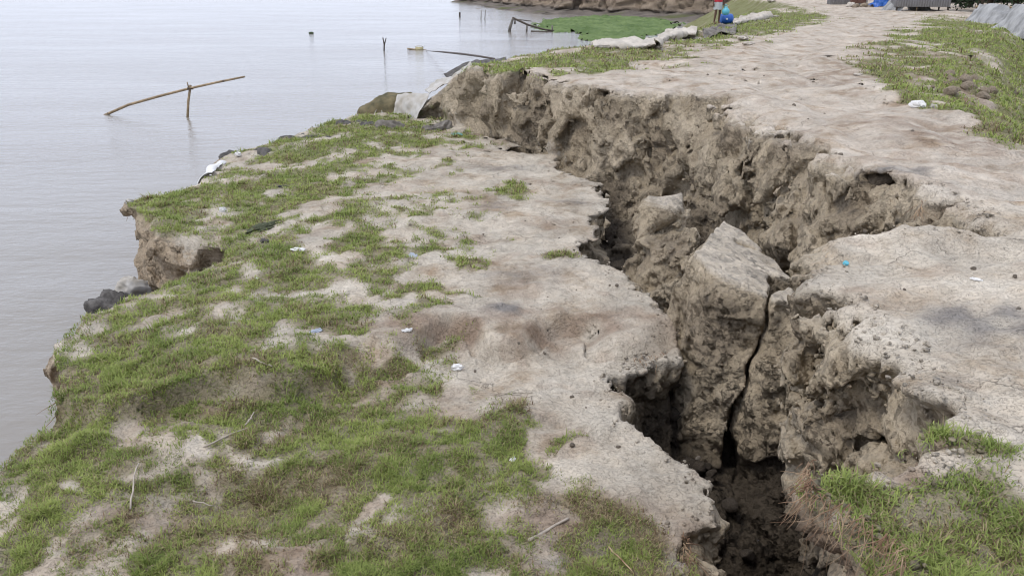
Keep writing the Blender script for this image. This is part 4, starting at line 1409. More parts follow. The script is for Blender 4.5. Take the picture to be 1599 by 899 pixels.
drape('geotextile_sheet', [[on_slump(336, 254, 0.02), on_slump(350, 252, 0.03), on_slump(358, 254, 0.03)], [on_slump(318, 272, -0.06), on_slump(330, 270, 0.03), on_slump(340, 268, 0.03)],
                           [on_slump(308, 288, -0.25), on_slump(318, 285, 0.0), on_slump(332, 282, 0.03)]], M_WHITE, 'white plastic sheet scrap at the river edge of the slab', 'sheet', wr=0.03, seed=5, ragged=0.2)
def low_sheet(tops, bots, z, label, seed):
    mid = [((a[0] + b[0]) / 2, (a[1] + b[1]) / 2) for a, b in zip(tops, bots)]
    drape('sacking_sheet', [[V(*p, z + 0.02) for p in tops], [V(*p, z + 0.10) for p in mid], [V(*p, z - 0.02) for p in bots]], M_CREAM, label, 'sacking', nu=110, nv=40, wr=0.045, fr=1.8, seed=seed)


low_sheet([(922, 68), (950, 65), (985, 65), (1026, 63)], [(930, 76), (955, 77), (990, 78), (1022, 74)], 0.02, 'cream crumpled sacking on the rim, nearest the floating green weed', 6)
low_sheet([(1022, 66), (1034, 53), (1056, 47), (1088, 50)], [(1028, 73), (1044, 62), (1062, 58), (1086, 56)], 0.05, 'cream crumpled sacking heaped on the bank left of the person', 7)
low_sheet([(1144, 34), (1162, 28), (1182, 23), (1204, 21)], [(1146, 39), (1164, 36), (1184, 32), (1203, 28)], 0.05, 'cream sacking strung along the bank right of the blue container', 8)
drape('geotextile_sheet', [[on_bank(1100, 50, 0.05), on_bank(1130, 43, 0.1), on_bank(1150, 42, 0.05)], [on_bank(1096, 55, 0.05), on_bank(1126, 50, 0.12), on_bank(1150, 48, 0.05)], [on_bank(1100, 60, 0.02), on_bank(1124, 57, 0.03), on_bank(1148, 55, 0.02)]],
      M_GEOMUD, 'grey muddy sheet spread at the feet of the person', 'sheet', wr=0.06, fr=1.0, seed=9)

# ------------------------------------------------------------------ things in the river
yb = 31.3
pole = empty('bamboo_pole', at_y(152, 178.5, 32.0))
pts = [at_y(152, 178.5, 32.0), at_y(200, 164, 31.8), at_y(250, 150, 31.5), at_y(297, 138, 31.28), at_y(340, 128.5, 31.0), at_y(382, 120, 30.8)]
pts[0].z -= 0.15
bm = tube_bm(bmesh.new(), [p - pole.location for p in pts], [0.05, 0.048, 0.046, 0.043, 0.039, 0.033], 8)
bm_obj('culm', bm, M_BAMBOO, pole, True)
for k in range(11):                                            # joints of the cane
    f = 0.35 + k * 0.43
    i = min(int(f), 4)
    c = pts[i].lerp(pts[i + 1], f - i) - pole.location
    d = (pts[i + 1] - pts[i]).normalized()
    bm = tube_bm(bmesh.new(), [c - d * 0.025, c, c + d * 0.025], [0.042, 0.060 - 0.0025 * k, 0.04], 8)
    bm_obj('cane_joint', bm, M_WOOD if k % 3 == 0 else M_BAMBOO, pole, True)
tag(pole, 'long bamboo pole slanting up out of the river over a short post', 'bamboo pole')
post = empty('bamboo_post', at_y(289, 184, yb))
p0, p1 = at_y(289, 184, yb), at_y(297.5, 133, yb + 0.1)
bm = tube_bm(bmesh.new(), [Vector((0, 0, -0.5)), (p1 - p0) * 0.5 + Vector((0.02, 0, 0)), p1 - p0], [0.05, 0.048, 0.046], 8)
bm_obj('culm', bm, M_BAMBOO, post, True)
cr = at_y(297.3, 138, yb) - p0
bm = tube_bm(bmesh.new(), [cr + Vector((0.11 * math.cos(a), 0.11 * math.sin(a), 0.03 * math.sin(3 * a))) for a in [k * 0.55 for k in range(12)]], 0.022, 5)
bm_obj('lashing', bm, M_WOOD, post, True)
bm = tube_bm(bmesh.new(), [cr + Vector((-0.06, 0, 0.02)), cr + Vector((-0.09, 0, 0.22))], [0.03, 0.02], 6)
bm_obj('prong', bm, M_BAMBOO, post, True)
tag(post, 'short bamboo post standing in the river under the long slanting pole', 'bamboo post')
fork = empty('forked_stick', at_y(599, 81, 62))
o0 = fork.location
bm = tube_bm(bmesh.new(), [Vector((0, 0, -0.4)), at_y(600, 70, 62) - o0, at_y(597.8, 59, 62) - o0], [0.06, 0.055, 0.04], 6)
bm_obj('stem', bm, M_WOOD, fork, True)
bm = tube_bm(bmesh.new(), [at_y(600, 71, 62) - o0, at_y(603, 59.5, 62) - o0], [0.05, 0.035], 6)
bm_obj('prong', bm, M_WOOD, fork, True)
tag(fork, 'dark forked stick standing alone in open water', 'stick')
raft = empty('float', at_y(655, 80.5, 63))
o0 = raft.location
bm = tube_bm(bmesh.new(), [at_y(636, 76.5, 63) - o0, at_y(666, 79, 63) - o0], 0.06, 6)
bm_obj('bamboo_bar', bm, M_BAMBOO, raft, True)
M_YEL = simple_mat('yellowed_plastic', (0.50, 0.44, 0.25), 0.6, 0.1, 4.0, 0.0)
bm = bmesh.new()
bmesh.ops.create_cube(bm, size=1.0)
for v in bm.verts:
    v.co = Vector((v.co.x * (0.5 if v.co.z < 0 else 0.6), v.co.y * 0.4, v.co.z * 0.3 + 0.16))
bmesh.ops.bevel(bm, geom=bm.edges[:], offset=0.05, segments=2, affect='EDGES')
bm_obj('crate', bm, M_YEL, raft, True)
bm = tube_bm(bmesh.new(), [Vector((-0.3, 0, 0.3)), Vector((-0.2, 0, 0.40)), Vector((0.2, 0, 0.40)), Vector((0.3, 0, 0.3))], 0.03, 5)
bm_obj('handle', bm, M_WHITE, raft, True)
tag(raft, 'yellowish crate float with a bamboo bar on the water', 'float')
stick('rope', [at_y(664, 79.5, 63), at_y(690, 81.5, 52), at_y(720, 84.5, 38), at_y(748, 88.2, 27), at_y(772, 92.5, 21.6)], [0.012, 0.05, 0.05, 0.034, 0.028], M_WOOD,
      'dark line running across the water from the crate float to the bank', 'rope', sides=5)
bm = bmesh.new()
bmesh.ops.create_icosphere(bm, subdivisions=3, radius=1)
for v in bm.verts:
    v.co = Vector((v.co.x * 0.24, v.co.y * 0.2, v.co.z * 0.11 * (1 + 0.5 * math.sin(9 * v.co.x) * math.cos(11 * v.co.y)) + 0.05))
o = bm_obj('floating_weed_clump', bm, simple_mat('dark_weed', (0.05, 0.075, 0.03), 0.9, 0.2, 10.0, 0.03), None, True)
o.location = at(486, 53, WATER_Z)
tag(o, 'tiny dark clump of weed drifting alone on the river', 'weed clump')
stick('stake', [V(718, 27.5, -3.2), at_y(718, 20.5, at(718, 27, -3)[1])], 0.12, M_WOOD, 'single short dark stake far out in the river', 'stake')
y_ = at(751, 31, -3)[1]
stick('stake', [at_y(751, 32, y_), at_y(751.5, 16.5, y_)], [0.055, 0.04], M_GEOMUD, 'left of two thin upright sticks in the bay', 'stake', 'pair of thin sticks')
stick('stake', [at_y(757, 32, y_), at_y(758, 16, y_)], [0.055, 0.04], M_GEOMUD, 'right of two thin upright sticks in the bay', 'stake', 'pair of thin sticks')
y_ = at(795, 50, -3)[1]
frame = empty('collapsed_bamboo_structure', at_y(795, 50, y_))
o0 = frame.location
for nm, pp, rr in (('post', [(795, 53), (796.5, 43), (801.5, 28)], (0.17, 0.15, 0.11)), ('post', [(822, 52), (823, 40)], (0.10, 0.08)), ('post', [(862, 53), (862.5, 40)], (0.10, 0.08)), ('post', [(804, 38), (804, 30)], (0.10, 0.08)),
                   ('beam', [(800, 28), (824, 39), (848, 46), (866, 49)], (0.11, 0.10, 0.09, 0.08)), ('beam', [(829, 49.5), (862, 50.5)], (0.10, 0.10)), ('beam', [(802, 30), (830, 33.5)], (0.05, 0.04))):
    bm = tube_bm(bmesh.new(), [at_y(a, b, y_) - o0 for a, b in pp], list(rr), 6)
    bm_obj(nm, bm, M_GEOMUD if nm == 'post' else M_WOOD, frame, True)
tag(frame, 'collapsed bamboo frame of posts and a slanting beam beside the green weed', 'bamboo frame')
# floating weed in the bay
weed_poly = P2([(836, 43), (850, 36), (872, 30), (930, 26), (985, 27), (1030, 31), (1046, 37), (1042, 46), (1026, 53), (1004, 57), (990, 64), (960, 68), (930, 64), (915, 60), (918, 55), (895, 50), (872, 51), (858, 46)], WATER_Z)
wx, wy = np.meshgrid(np.linspace(2, 20, 150), np.linspace(62, 122, 170))
sd = poly_sd(weed_poly, wx.ravel(), wy.ravel()) + 0.6 * fbm2(wx.ravel(), wy.ravel(), 0.35)
wz = WATER_Z + np.clip(-sd * 0.25, -0.2, 0.07) + 0.07 * np.abs(n2(wx.ravel(), wy.ravel(), 0.5)) + 0.05 * n2(wx.ravel(), wy.ravel(), 1.1)
idx = np.arange(wx.size).reshape(wx.shape)
q = np.stack([idx[:-1, :-1], idx[:-1, 1:], idx[1:, 1:], idx[1:, :-1]], -1).reshape(-1, 4)
q = q[(sd[q] < 0.6).all(1)]
u, iv = np.unique(q, return_inverse=True)
o = mesh_np('floating_weed', np.stack([wx.ravel(), wy.ravel(), wz], 1)[u], iv.reshape(q.shape), M_WEED)
o['kind'] = 'stuff'; o['label'] = 'bright green floating weed filling the corner of the bay'

# ------------------------------------------------------------------ far bank across the bay
fw = np.array([(-14, 200), (-6.5, 178), (-3.0, 150), (4, 129), (12, 123), (19, 113), (23, 100), (26, 86), (27, 70)], float)
tt = np.linspace(0, len(fw) - 1, 420)
i = np.clip(tt.astype(int), 0, len(fw) - 2); f = (tt - i)[:, None]
line = fw[i] * (1 - f) + fw[i + 1] * f
tg = np.gradient(line, axis=0); tg /= np.linalg.norm(tg, axis=1)[:, None]
nrm = np.stack([-tg[:, 1], tg[:, 0]], 1)
nrm *= np.where((nrm @ np.array([0.6, 0.8])) < 0, -1, 1)[:, None]
prof = [(-3, -3.3), (0, -3.03), (1.5, -2.87), (3.5, -2.72), (5.0, -2.55), (5.6, -2.42)] + [(5.8 + 0.11 * k, -2.25 + 0.25 * k) for k in range(15)] + [(8.0, 1.5), (13, 1.7), (40, 1.8), (160, 1.5)]
wid = sm(0.3, 2.2, tt)
rows_ = []
for (off, z) in prof:
    k = 0.35 + 0.65 * wid
    p = line + nrm * (off * k)[:, None]
    zz = np.full(len(line), z, float)
    cl = 1.0 if -2.3 < z < 1.6 and 5.7 < off < 8.2 else 0.0
    zz = np.where(z > -2.4, -2.4 + (z + 2.4) * (0.25 + 0.75 * wid), zz)
    p = p - nrm * (cl * (1.5 * tri(WC, (tt * 6.0).astype(np.float32), np.full(len(tt), z * 0.35, np.float32), np.full(len(tt), 0.3, np.float32), 1.0) + 0.6 * tri(WC, (tt * 6.0).astype(np.float32), np.full(len(tt), z * 0.6, np.float32), np.full(len(tt), 0.9, np.float32), 2.6)))[:, None]
    zz = zz + 0.12 * n2(p[:, 0], p[:, 1], 0.25)
    rows_.append(np.column_stack([p, zz]))
R = np.array(rows_)
idx = np.arange(R.shape[0] * R.shape[1]).reshape(R.shape[:2])
q = np.stack([idx[:-1, :-1], idx[:-1, 1:], idx[1:, 1:], idx[1:, :-1]], -1).reshape(-1, 4)[:, ::-1]
cz = R[:, :, 2].ravel(); P = R.reshape(-1, 3)
cc = np.tile(np.array((0.21, 0.18, 0.15)), (len(P), 1))
cc = mix3(cc, np.array((0.34, 0.27, 0.20)), sm(-2.4, -1.9, cz)) * (1 + 0.2 * n2(P[:, 0], P[:, 1] + 3 * P[:, 2], 0.3))[:, None]
gg = sm(0.5, 1.2, n2(P[:, 0], P[:, 1], 0.12)) * (cz < -2.5) * (cz > -2.9)
cc = mix3(cc, np.array((0.13, 0.15, 0.05)), 0.8 * gg)
cc = mix3(cc, np.array((0.13, 0.16, 0.06)), sm(1.3, 1.6, cz))
o = mesh_np('far_bank', P, q, M_WALL, colors=cc)
o['kind'] = 'structure'

# ------------------------------------------------------------------ litter and small things on the slab and bank
def scrap(name, loc, size, mat, seed, label, cat, flat=0.5):
    r = random.Random(seed)
    bm = bmesh.new()
    bmesh.ops.create_icosphere(bm, subdivisions=3, radius=1)
    ph = [r.uniform(0, 6) for _ in range(6)]
    for v in bm.verts:
        k = 1 + 0.22 * math.sin(4 * v.co.x + ph[0]) * math.cos(5 * v.co.y + ph[1]) + 0.16 * math.sin(9 * v.co.y + ph[2] + 5 * v.co.z) + r.uniform(-0.06, 0.06)
        v.co = Vector((v.co.x * size[0] * k, v.co.y * size[1] * k, (v.co.z * flat + flat * 0.6) * min(size[0], size[1]) * k))
    o = bm_obj(name, bm, mat)
    o.location = loc
    o.rotation_euler = (0, 0, r.uniform(0, 3))
    return tag(o, label, cat)


scrap('crumpled_rag', on_slump(714, 576), (0.055, 0.04), M_WHITE, 1, 'crumpled white rag on bare silt just below the low step', 'litter', 0.7)
scrap('plastic_scrap', on_slump(801, 718), (0.034, 0.022), M_WHITE, 2, 'small white scrap at the right edge of the near grass patch', 'litter')
scrap('plastic_scrap', on_slump(348, 333), (0.045, 0.04), M_WHITE, 3, 'white scrap standing up in the grass above the river cliff', 'litter', 1.4)
scrap('plastic_scrap', on_slump(466, 391), (0.085, 0.05), M_WHITE, 4, 'flat white scrap in grass at mid-slab', 'litter', 0.4)
scrap('plastic_scrap', on_slump(401, 435), (0.02, 0.02), M_WHITE, 5, 'tiny white scrap in grass below the flat white one', 'litter')
scrap('plastic_scrap', on_slump(636, 517), (0.05, 0.03), M_WHITE, 6, 'small whitish scrap on the brown face of the low step', 'litter')
scrap('plastic_bag', on_slump(492, 519), (0.085, 0.035), M_BLUEBAG, 7, 'faded blue plastic bag caught in the grass of the slab', 'litter', 0.4)
scrap('plastic_bag', on_slump(645, 399), (0.13, 0.05), M_BLUEBAG, 8, 'pale blue-grey plastic bag lying flat on bare silt', 'litter', 0.3)
scrap('plastic_scrap', on_slump(713, 211), (0.13, 0.08), M_CYAN, 9, 'turquoise plastic scrap at the foot of the scarp', 'litter', 0.3)
scrap('plastic_scrap', on_slump(440, 293), (0.10, 0.05), M_BLACK, 10, 'black plastic scrap in the grass near the slab edge', 'litter', 0.4)
scrap('plastic_scrap', on_slump(413, 378), (0.08, 0.05), M_GEO, 11, 'dark scrap in grass left of the flat white scrap', 'litter', 0.5)
scrap('weed_heap', on_slump(413, 357), (0.28, 0.10), simple_mat('dark_cut_weed', (0.14, 0.155, 0.095), 0.95, 0.3, 25.0, 0.03, 0.1), 12, 'dark heap of cut weed on the grass of the slab', 'weed heap', 0.4)
scrap('plastic_scrap', on_slump(372, 243), (0.06, 0.05), M_WHITE, 13, 'white scrap in the grass beside the dark edge bags', 'litter', 0.8)
scrap('crumpled_rag', on_bank(1432, 167), (0.11, 0.07), M_WHITE, 14, 'crumpled white rag on the bank where path meets green slope', 'litter', 0.8)
scrap('stone', on_bank(1457, 171), (0.05, 0.05), M_GEOWHITE, 15, 'pale stone beside the white rag at the green slope', 'stone', 0.8)
scrap('plastic_scrap', on_bank(1524, 437), (0.035, 0.014), M_WHITE, 16, 'thin white scrap on the bare near block of the bank', 'litter', 0.6)
scrap('plastic_scrap', on_slump(202, 318), (0.06, 0.05), M_GEOWHITE, 17, 'pale lump on the outermost corner of the river cliff', 'litter', 0.8)
for s_, (px_, py_, w_) in enumerate([(1210, 28, .2), (1205, 3, .5), (1160, 62, .25), (1170, 70, .2), (1340, 118, .1)]):
    p = on_bank(px_, py_)
    scrap('plastic_scrap', p, (w_, w_ * 0.6), M_CREAM, 30 + s_, ['pale scrap on the grass beyond the sacking', 'pale bundle at the top of the far grass', 'pale scrap lying on the grass margin nearer the path',
          'pale scrap on the path edge below the person', 'small pale scrap where the path widens'][s_], 'litter', 0.4)
# bottle cap
cap = V(1322, 404, -0.10)
cap.z = float(h_bank(np.array([cap.x]), np.array([cap.y]))[0])
bm = bmesh.new()
bmesh.ops.create_cone(bm, cap_ends=True, segments=24, radius1=0.021, radius2=0.019, depth=0.022)
bmesh.ops.bevel(bm, geom=[e for e in bm.edges if e.calc_length() < 0.01], offset=0.002, segments=1, affect='EDGES')
o = bm_obj('bottle_cap', bm, M_CYAN, None, False)
o.location = cap + Vector((0, 0, 0.014)); o.rotation_euler = (0.5, 0.3, 0)
tag(o, 'small blue bottle cap on the edge of the near bank block', 'bottle cap')
# sticks
rs = random.Random(3)
def lying(name, p_a, p_b, r, mat, label, place=on_slump, amp=0.004, lift=0.012):
    a, b = place(*p_a, lift), place(*p_b, lift)
    pts_ = wiggle(a, b, 6, amp, rs)
    return stick(name, pts_, [r * (1 - 0.35 * k / 6) for k in range(7)], mat, label, 'stick', sides=6)


lying('stick', (826, 846), (888, 811), 0.013, M_DRYWOOD, 'straight bleached stick lying on brown soil near the chasm edge')
lying('twig', (205, 800), (218, 728), 0.007, M_DRYWOOD, 'pale crooked twig standing over grass near the river edge', amp=0.012, lift=0.03)
lying('twig', (384, 668), (397, 648), 0.008, M_DRYWOOD, 'short pale twig in the grass right of a bare patch', amp=0.008, lift=0.03)
lying('twig', (318, 700), (395, 668), 0.008, M_DRYWOOD, 'long pale root-like twig trailing across bare soil and grass', amp=0.012)
lying('twig', (395, 562), (425, 575), 0.008, M_DRYWOOD, 'pale forked twig beside the green grassy mound', amp=0.012, lift=0.02)
lying('twig', (302, 788), (334, 796), 0.006, M_DRYWOOD, 'thin pale twig in dark undergrowth', amp=0.005, lift=0.035)
lying('twig', (950, 855), (990, 899), 0.006, M_ROOT, 'thin brown runner on grey soil at the bottom edge', amp=0.006)

# exposed roots under the grassy nose of the near bank, and at the slab's river edge
rr_ = random.Random(21)
def root_tuft(name, rim, n, length, label, out, rad=0.0028, zoff=-0.02, wob=0.03):
    bm = bmesh.new()
    rim = [Vector(p) for p in rim]
    for k in range(n):
        f = rr_.random() * (len(rim) - 1)
        i = int(f)
        p = rim[i].lerp(rim[i + 1], f - i) + Vector((rr_.gauss(0, 0.015), rr_.gauss(0, 0.015), zoff - abs(rr_.gauss(0, 0.05))))
        L_ = length * rr_.uniform(0.35, 1.2)
        d = Vector(out) * rr_.uniform(0.1, 1.0) + Vector((rr_.gauss(0, 0.5), rr_.gauss(0, 0.5), -1.0))
        pts_ = [p - Vector(out) * 0.08]
        for s_ in range(6):
            d = d + Vector((rr_.gauss(0, wob * 14), rr_.gauss(0, wob * 14), rr_.gauss(0, wob * 9) - 0.12))
            pts_.append(pts_[-1] + d.normalized() * L_ / 6)
        r = rad * rr_.uniform(0.5, 1.4)
        tube_bm(bm, pts_, [r * (1 - 0.13 * s_) for s_ in range(7)], 4)
    o = bm_obj(name, bm, M_ROOT, None, True)
    rooted(o, rim[len(rim) // 2])
    return tag(o, label, 'roots')


nose = [V(px_, py_, 0.0) for px_, py_ in bank_px[1:6]]
root_tuft('exposed_roots', nose, 110, 0.22, 'tangle of brown grass roots hanging from the grassy nose over the chasm', (-0.6, 0.3, 0), rad=0.0017)
root_tuft('exposed_roots', [V(1240, 745, 0), V(1238, 725, 0), V(1244, 706, 0)], 60, 0.14, 'small fringe of roots on the outermost corner of the grassy nose', (-0.7, 0.2, 0), rad=0.0024)
root_tuft('exposed_roots', [V(1000, 560, -1.42), V(1030, 552, -1.42), V(1052, 546, -1.42)], 30, 0.16, 'thin roots along the lip of the low step above the chasm', (0.4, -0.6, 0), rad=0.003)
root_tuft('exposed_roots', [V(1082, 880, -1.5), V(1090, 850, -1.5), V(1078, 822, -1.5)], 60, 0.22, 'hanging rootlets at the bottom right corner of the sunken slab', (0.7, -0.2, 0), rad=0.003)
root_tuft('exposed_roots', [V(96, 588, -1.75), V(102, 620, -1.75)], 16, 0.55, 'long stems drooping over the river edge of the grassy mound', (-0.9, 0.0, 0.35), rad=0.006, zoff=0.02)
root_tuft('exposed_roots', [V(205, 312, -1.5), V(198, 318, -1.5)], 14, 0.24, 'dry twiggy roots on the outer corner of the river cliff', (-0.9, 0.0, 0.5), rad=0.006, zoff=0.03)
root_tuft('exposed_roots', [V(1430, 330, -0.05), V(1450, 305, 0.0), V(1480, 300, 0.0), V(1500, 326, 0.0)], 70, 0.3, 'web of pale roots in the end of the crack behind the near bank block', (-0.3, -0.7, 0), rad=0.003)

# ------------------------------------------------------------------ person with jug and blue container
def person(loc, rz):
    root = empty('person', loc, rz)
    me = bpy.data.meshes.new('body')
    J = {'pelvis': (0, 0, 0.93), 'spine': (0, 0.01, 1.12), 'chest': (0, 0.015, 1.32), 'neck': (0, 0.0, 1.47), 'head': (0, -0.02, 1.57), 'crown': (0, -0.015, 1.68),
         'shl': (0.17, 0.01, 1.40), 'ell': (0.24, 0.03, 1.12), 'wrl': (0.25, -0.05, 0.88), 'hal': (0.25, -0.07, 0.79),
         'shr': (-0.17, 0.01, 1.40), 'elr': (-0.25, 0.05, 1.13), 'wrr': (-0.24, 0.0, 0.90), 'har': (-0.235, -0.02, 0.80),
         'hil': (0.095, 0, 0.88), 'knl': (0.10, -0.02, 0.49), 'anl': (0.10, 0.02, 0.09), 'tol': (0.12, -0.14, 0.03),
         'hir': (-0.095, 0, 0.88), 'knr': (-0.11, -0.04, 0.49), 'anr': (-0.12, 0.03, 0.09), 'tor': (-0.14, -0.13, 0.03)}
    R_ = {'pelvis': 0.13, 'spine': 0.12, 'chest': 0.135, 'neck': 0.05, 'head': 0.085, 'crown': 0.075, 'shl': 0.06, 'ell': 0.04, 'wrl': 0.027, 'hal': 0.03, 'shr': 0.06, 'elr': 0.04, 'wrr': 0.027, 'har': 0.03,
          'hil': 0.085, 'knl': 0.055, 'anl': 0.036, 'tol': 0.03, 'hir': 0.085, 'knr': 0.055, 'anr': 0.036, 'tor': 0.03}
    E_l = [('pelvis', 'spine'), ('spine', 'chest'), ('chest', 'neck'), ('neck', 'head'), ('head', 'crown'), ('chest', 'shl'), ('shl', 'ell'), ('ell', 'wrl'), ('wrl', 'hal'), ('chest', 'shr'), ('shr', 'elr'), ('elr', 'wrr'),
           ('wrr', 'har'), ('pelvis', 'hil'), ('hil', 'knl'), ('knl', 'anl'), ('anl', 'tol'), ('pelvis', 'hir'), ('hir', 'knr'), ('knr', 'anr'), ('anr', 'tor')]
    names = list(J)
    verts, rads = [J[n] for n in names], [R_[n] for n in names]
    edges = [(names.index(a), names.index(b)) for a, b in E_l]
    for side, sg in (('hal', 1), ('har', -1)):                # five fingers each
        h = Vector(J[side])
        for f in range(5):
            th = f == 4
            a = len(verts)
            base = h + (Vector((0, -0.028, 0.02)) if th else Vector((0.0, (f - 1.5) * 0.017, -0.025)))
            mid = base + (Vector((0, -0.02, -0.03)) if th else Vector((-sg * 0.006, 0, -0.035)))
            tip = mid + (Vector((-sg * 0.01, -0.004, -0.025)) if th else Vector((-sg * 0.018, 0, -0.028 + 0.004 * abs(f - 1))))
            verts += [tuple(base), tuple(mid), tuple(tip)]
            rads += [0.009, 0.008, 0.007]
            edges += [(names.index(side), a), (a, a + 1), (a + 1, a + 2)]
    me.from_pydata(verts, edges, [])
    o = bpy.data.objects.new('body', me)
    COL.objects.link(o)
    o.parent = root
    sk = o.modifiers.new('skin', 'SKIN')
    for i, v in enumerate(me.skin_vertices[0].data):
        v.radius = (rads[i], rads[i] * (0.8 if i < 3 else 1.0))
        v.use_root = i == 0
    o.modifiers.new('sub', 'SUBSURF').levels = 2
    o.modifiers['sub'].render_levels = 2
    me.materials.append(M_SKIN)
    # clothes: shirt, wrapped cloth, hair; face features
    def lathe(rings, mat, name, n=20, cap=False):
        bm = bmesh.new()
        rr = []
        for (z, rx, ry, cx, cy) in rings:
            rr.append([bm.verts.new((cx + rx * math.cos(a), cy + ry * math.sin(a), z + 0.01 * math.sin(5 * a))) for a in [2 * math.pi * k / n for k in range(n)]])
        for a, b in zip(rr[:-1], rr[1:]):
            for k in range(n):
                bm.faces.new((a[k], a[(k + 1) % n], b[(k + 1) % n], b[k]))
        if cap:
            bm.faces.new(rr[-1])
        ob = bm_obj(name, bm, mat, root, True)
        return ob
    lathe([(0.90, 0.185, 0.15, 0, 0), (0.98, 0.18, 0.145, 0, 0), (1.12, 0.17, 0.14, 0, 0.01), (1.28, 0.19, 0.15, 0, 0.015), (1.40, 0.19, 0.13, 0, 0.01), (1.46, 0.11, 0.09, 0, 0), (1.49, 0.07, 0.065, 0, 0)], M_RED, 'shirt')
    for sg in (1, -1):
        bm = tube_bm(bmesh.new(), [Vector((0.14 * sg, 0.01, 1.41)), Vector((0.19 * sg, 0.015, 1.34)), Vector((0.225 * sg, 0.02, 1.20))], [0.085, 0.082, 0.075], 12)
        bm_obj('sleeve', bm, M_RED, root, True)
        bm = bmesh.new()
        bmesh.ops.create_uvsphere(bm, u_segments=10, v_segments=8, radius=0.011)
        e = bm_obj('eye', bm, M_BLACK, root, True); e.location = (0.032 * sg, -0.095, 1.595)
        bm = bmesh.new()
        bmesh.ops.create_uvsphere(bm, u_segments=10, v_segments=8, radius=0.022)
        for v in bm.verts:
            v.co.x *= 0.4
        e = bm_obj('ear', bm, M_SKIN, root, True); e.location = (0.083 * sg, -0.01, 1.585)
    lathe([(0.60, 0.20, 0.17, 0, 0), (0.70, 0.19, 0.155, 0, 0), (0.85, 0.18, 0.15, 0, 0), (0.96, 0.172, 0.138, 0, 0)], M_PALECLOTH, 'wrapped_cloth')
    lathe([(1.585, 0.092, 0.085, 0, 0.012), (1.63, 0.094, 0.095, 0, 0.0), (1.68, 0.085, 0.088, 0, -0.01), (1.73, 0.05, 0.055, 0, -0.01)], M_HAIR, 'hair', cap=True)
    bm = bmesh.new()
    bmesh.ops.create_cone(bm, cap_ends=True, segments=8, radius1=0.018, radius2=0.006, depth=0.05)
    e = bm_obj('nose', bm, M_SKIN, root, True); e.location = (0, -0.105, 1.575); e.rotation_euler = (0.35, 0, 0)
    bm = tube_bm(bmesh.new(), [Vector((-0.022, 0, 0)), Vector((0, -0.006, -0.003)), Vector((0.022, 0, 0))], 0.006, 6)
    e = bm_obj('mouth', bm, M_BRICK, root, True); e.location = (0, -0.093, 1.535)
    return tag(root, 'barefoot person in red shirt and pale wrapped cloth standing on the bank', 'person')


def lathe_obj(name, rings, mat, parent=None, n=24):
    bm = bmesh.new()
    rr = [[bm.verts.new((r * math.cos(2 * math.pi * k / n), r * math.sin(2 * math.pi * k / n), z)) for k in range(n)] for (r, z) in rings]
    for a, b in zip(rr[:-1], rr[1:]):
        for k in range(n):
            bm.faces.new((a[k], a[(k + 1) % n], b[(k + 1) % n], b[k]))
    bm.faces.new(rr[0][::-1]); bm.faces.new(rr[-1])
    return bm_obj(name, bm, mat, parent, True)


pp = on_bank(1119, 38.5, 0.0)
person(pp, 0.35)
jug = empty('water_jug', pp + Vector((0.30, -0.18, 0.38)))
lathe_obj('body', [(0.05, 0), (0.13, 0.03), (0.155, 0.12), (0.15, 0.2), (0.09, 0.27), (0.055, 0.30), (0.06, 0.34), (0.045, 0.34)], M_CYAN, jug)
bm = tube_bm(bmesh.new(), [Vector((0.05, 0, 0.33)), Vector((0.02, 0, 0.41)), Vector((-0.05, 0, 0.42)), Vector((-0.08, 0, 0.27))], 0.013, 6)
bm_obj('handle', bm, M_CYAN, jug, True)
tag(jug, 'turquoise water jug held low by the person in red', 'jug')
bl = on_bank(1133, 37.5, 0.0)
drum = empty('plastic_drum', bl + Vector((0, 0, 0.20)), 0.25)
ob = lathe_obj('body', [(0.17, -0.27), (0.205, -0.25), (0.215, -0.12), (0.205, -0.1), (0.215, -0.08), (0.215, 0.1), (0.205, 0.12), (0.215, 0.14), (0.205, 0.25), (0.17, 0.27)], M_BLUE, drum)
ob.rotation_euler = (0, math.pi / 2, 0)
ob = lathe_obj('bung_cap', [(0.04, 0), (0.04, 0.025), (0.03, 0.03)], M_WHITE, drum)
ob.location = (-0.08, -0.215, 0.0); ob.rotation_euler = (math.pi / 2, 0, 0)
tag(drum, 'blue plastic drum lying on the bank beside the person', 'drum')

# ------------------------------------------------------------------ huts, shelters and trees on the far embankment
def box_bm(bm, lo, hi):
    v = [bm.verts.new((x, y, z)) for z in (lo[2], hi[2]) for y in (lo[1], hi[1]) for x in (lo[0], hi[0])]
    for f in ((0, 2, 3, 1), (4, 5, 7, 6), (0, 1, 5, 4), (1, 3, 7, 5), (3, 2, 6, 7), (2, 0, 4, 6)):
        bm.faces.new([v[k] for k in f])
    return bm


def corrugated(name, w, h, mat, parent, loc, rz=0.0, pitch=0.14, rx=0.0):
    bm = bmesh.new()
    n = int(w / pitch * 4)
    a = [bm.verts.new((-w / 2 + w * k / n, 0.025 * math.sin(math.pi / 2 * k), 0)) for k in range(n + 1)]
    b = [bm.verts.new((v.co.x, v.co.y, h)) for v in a]
    for k in range(n):
        bm.faces.new((a[k], a[k + 1], b[k + 1], b[k]))
    o = bm_obj(name, bm, mat, parent, True)
    o.location = loc; o.rotation_euler = (rx, 0, rz)
    s_ = o.modifiers.new('thickness', 'SOLIDIFY'); s_.thickness = 0.012
    return o


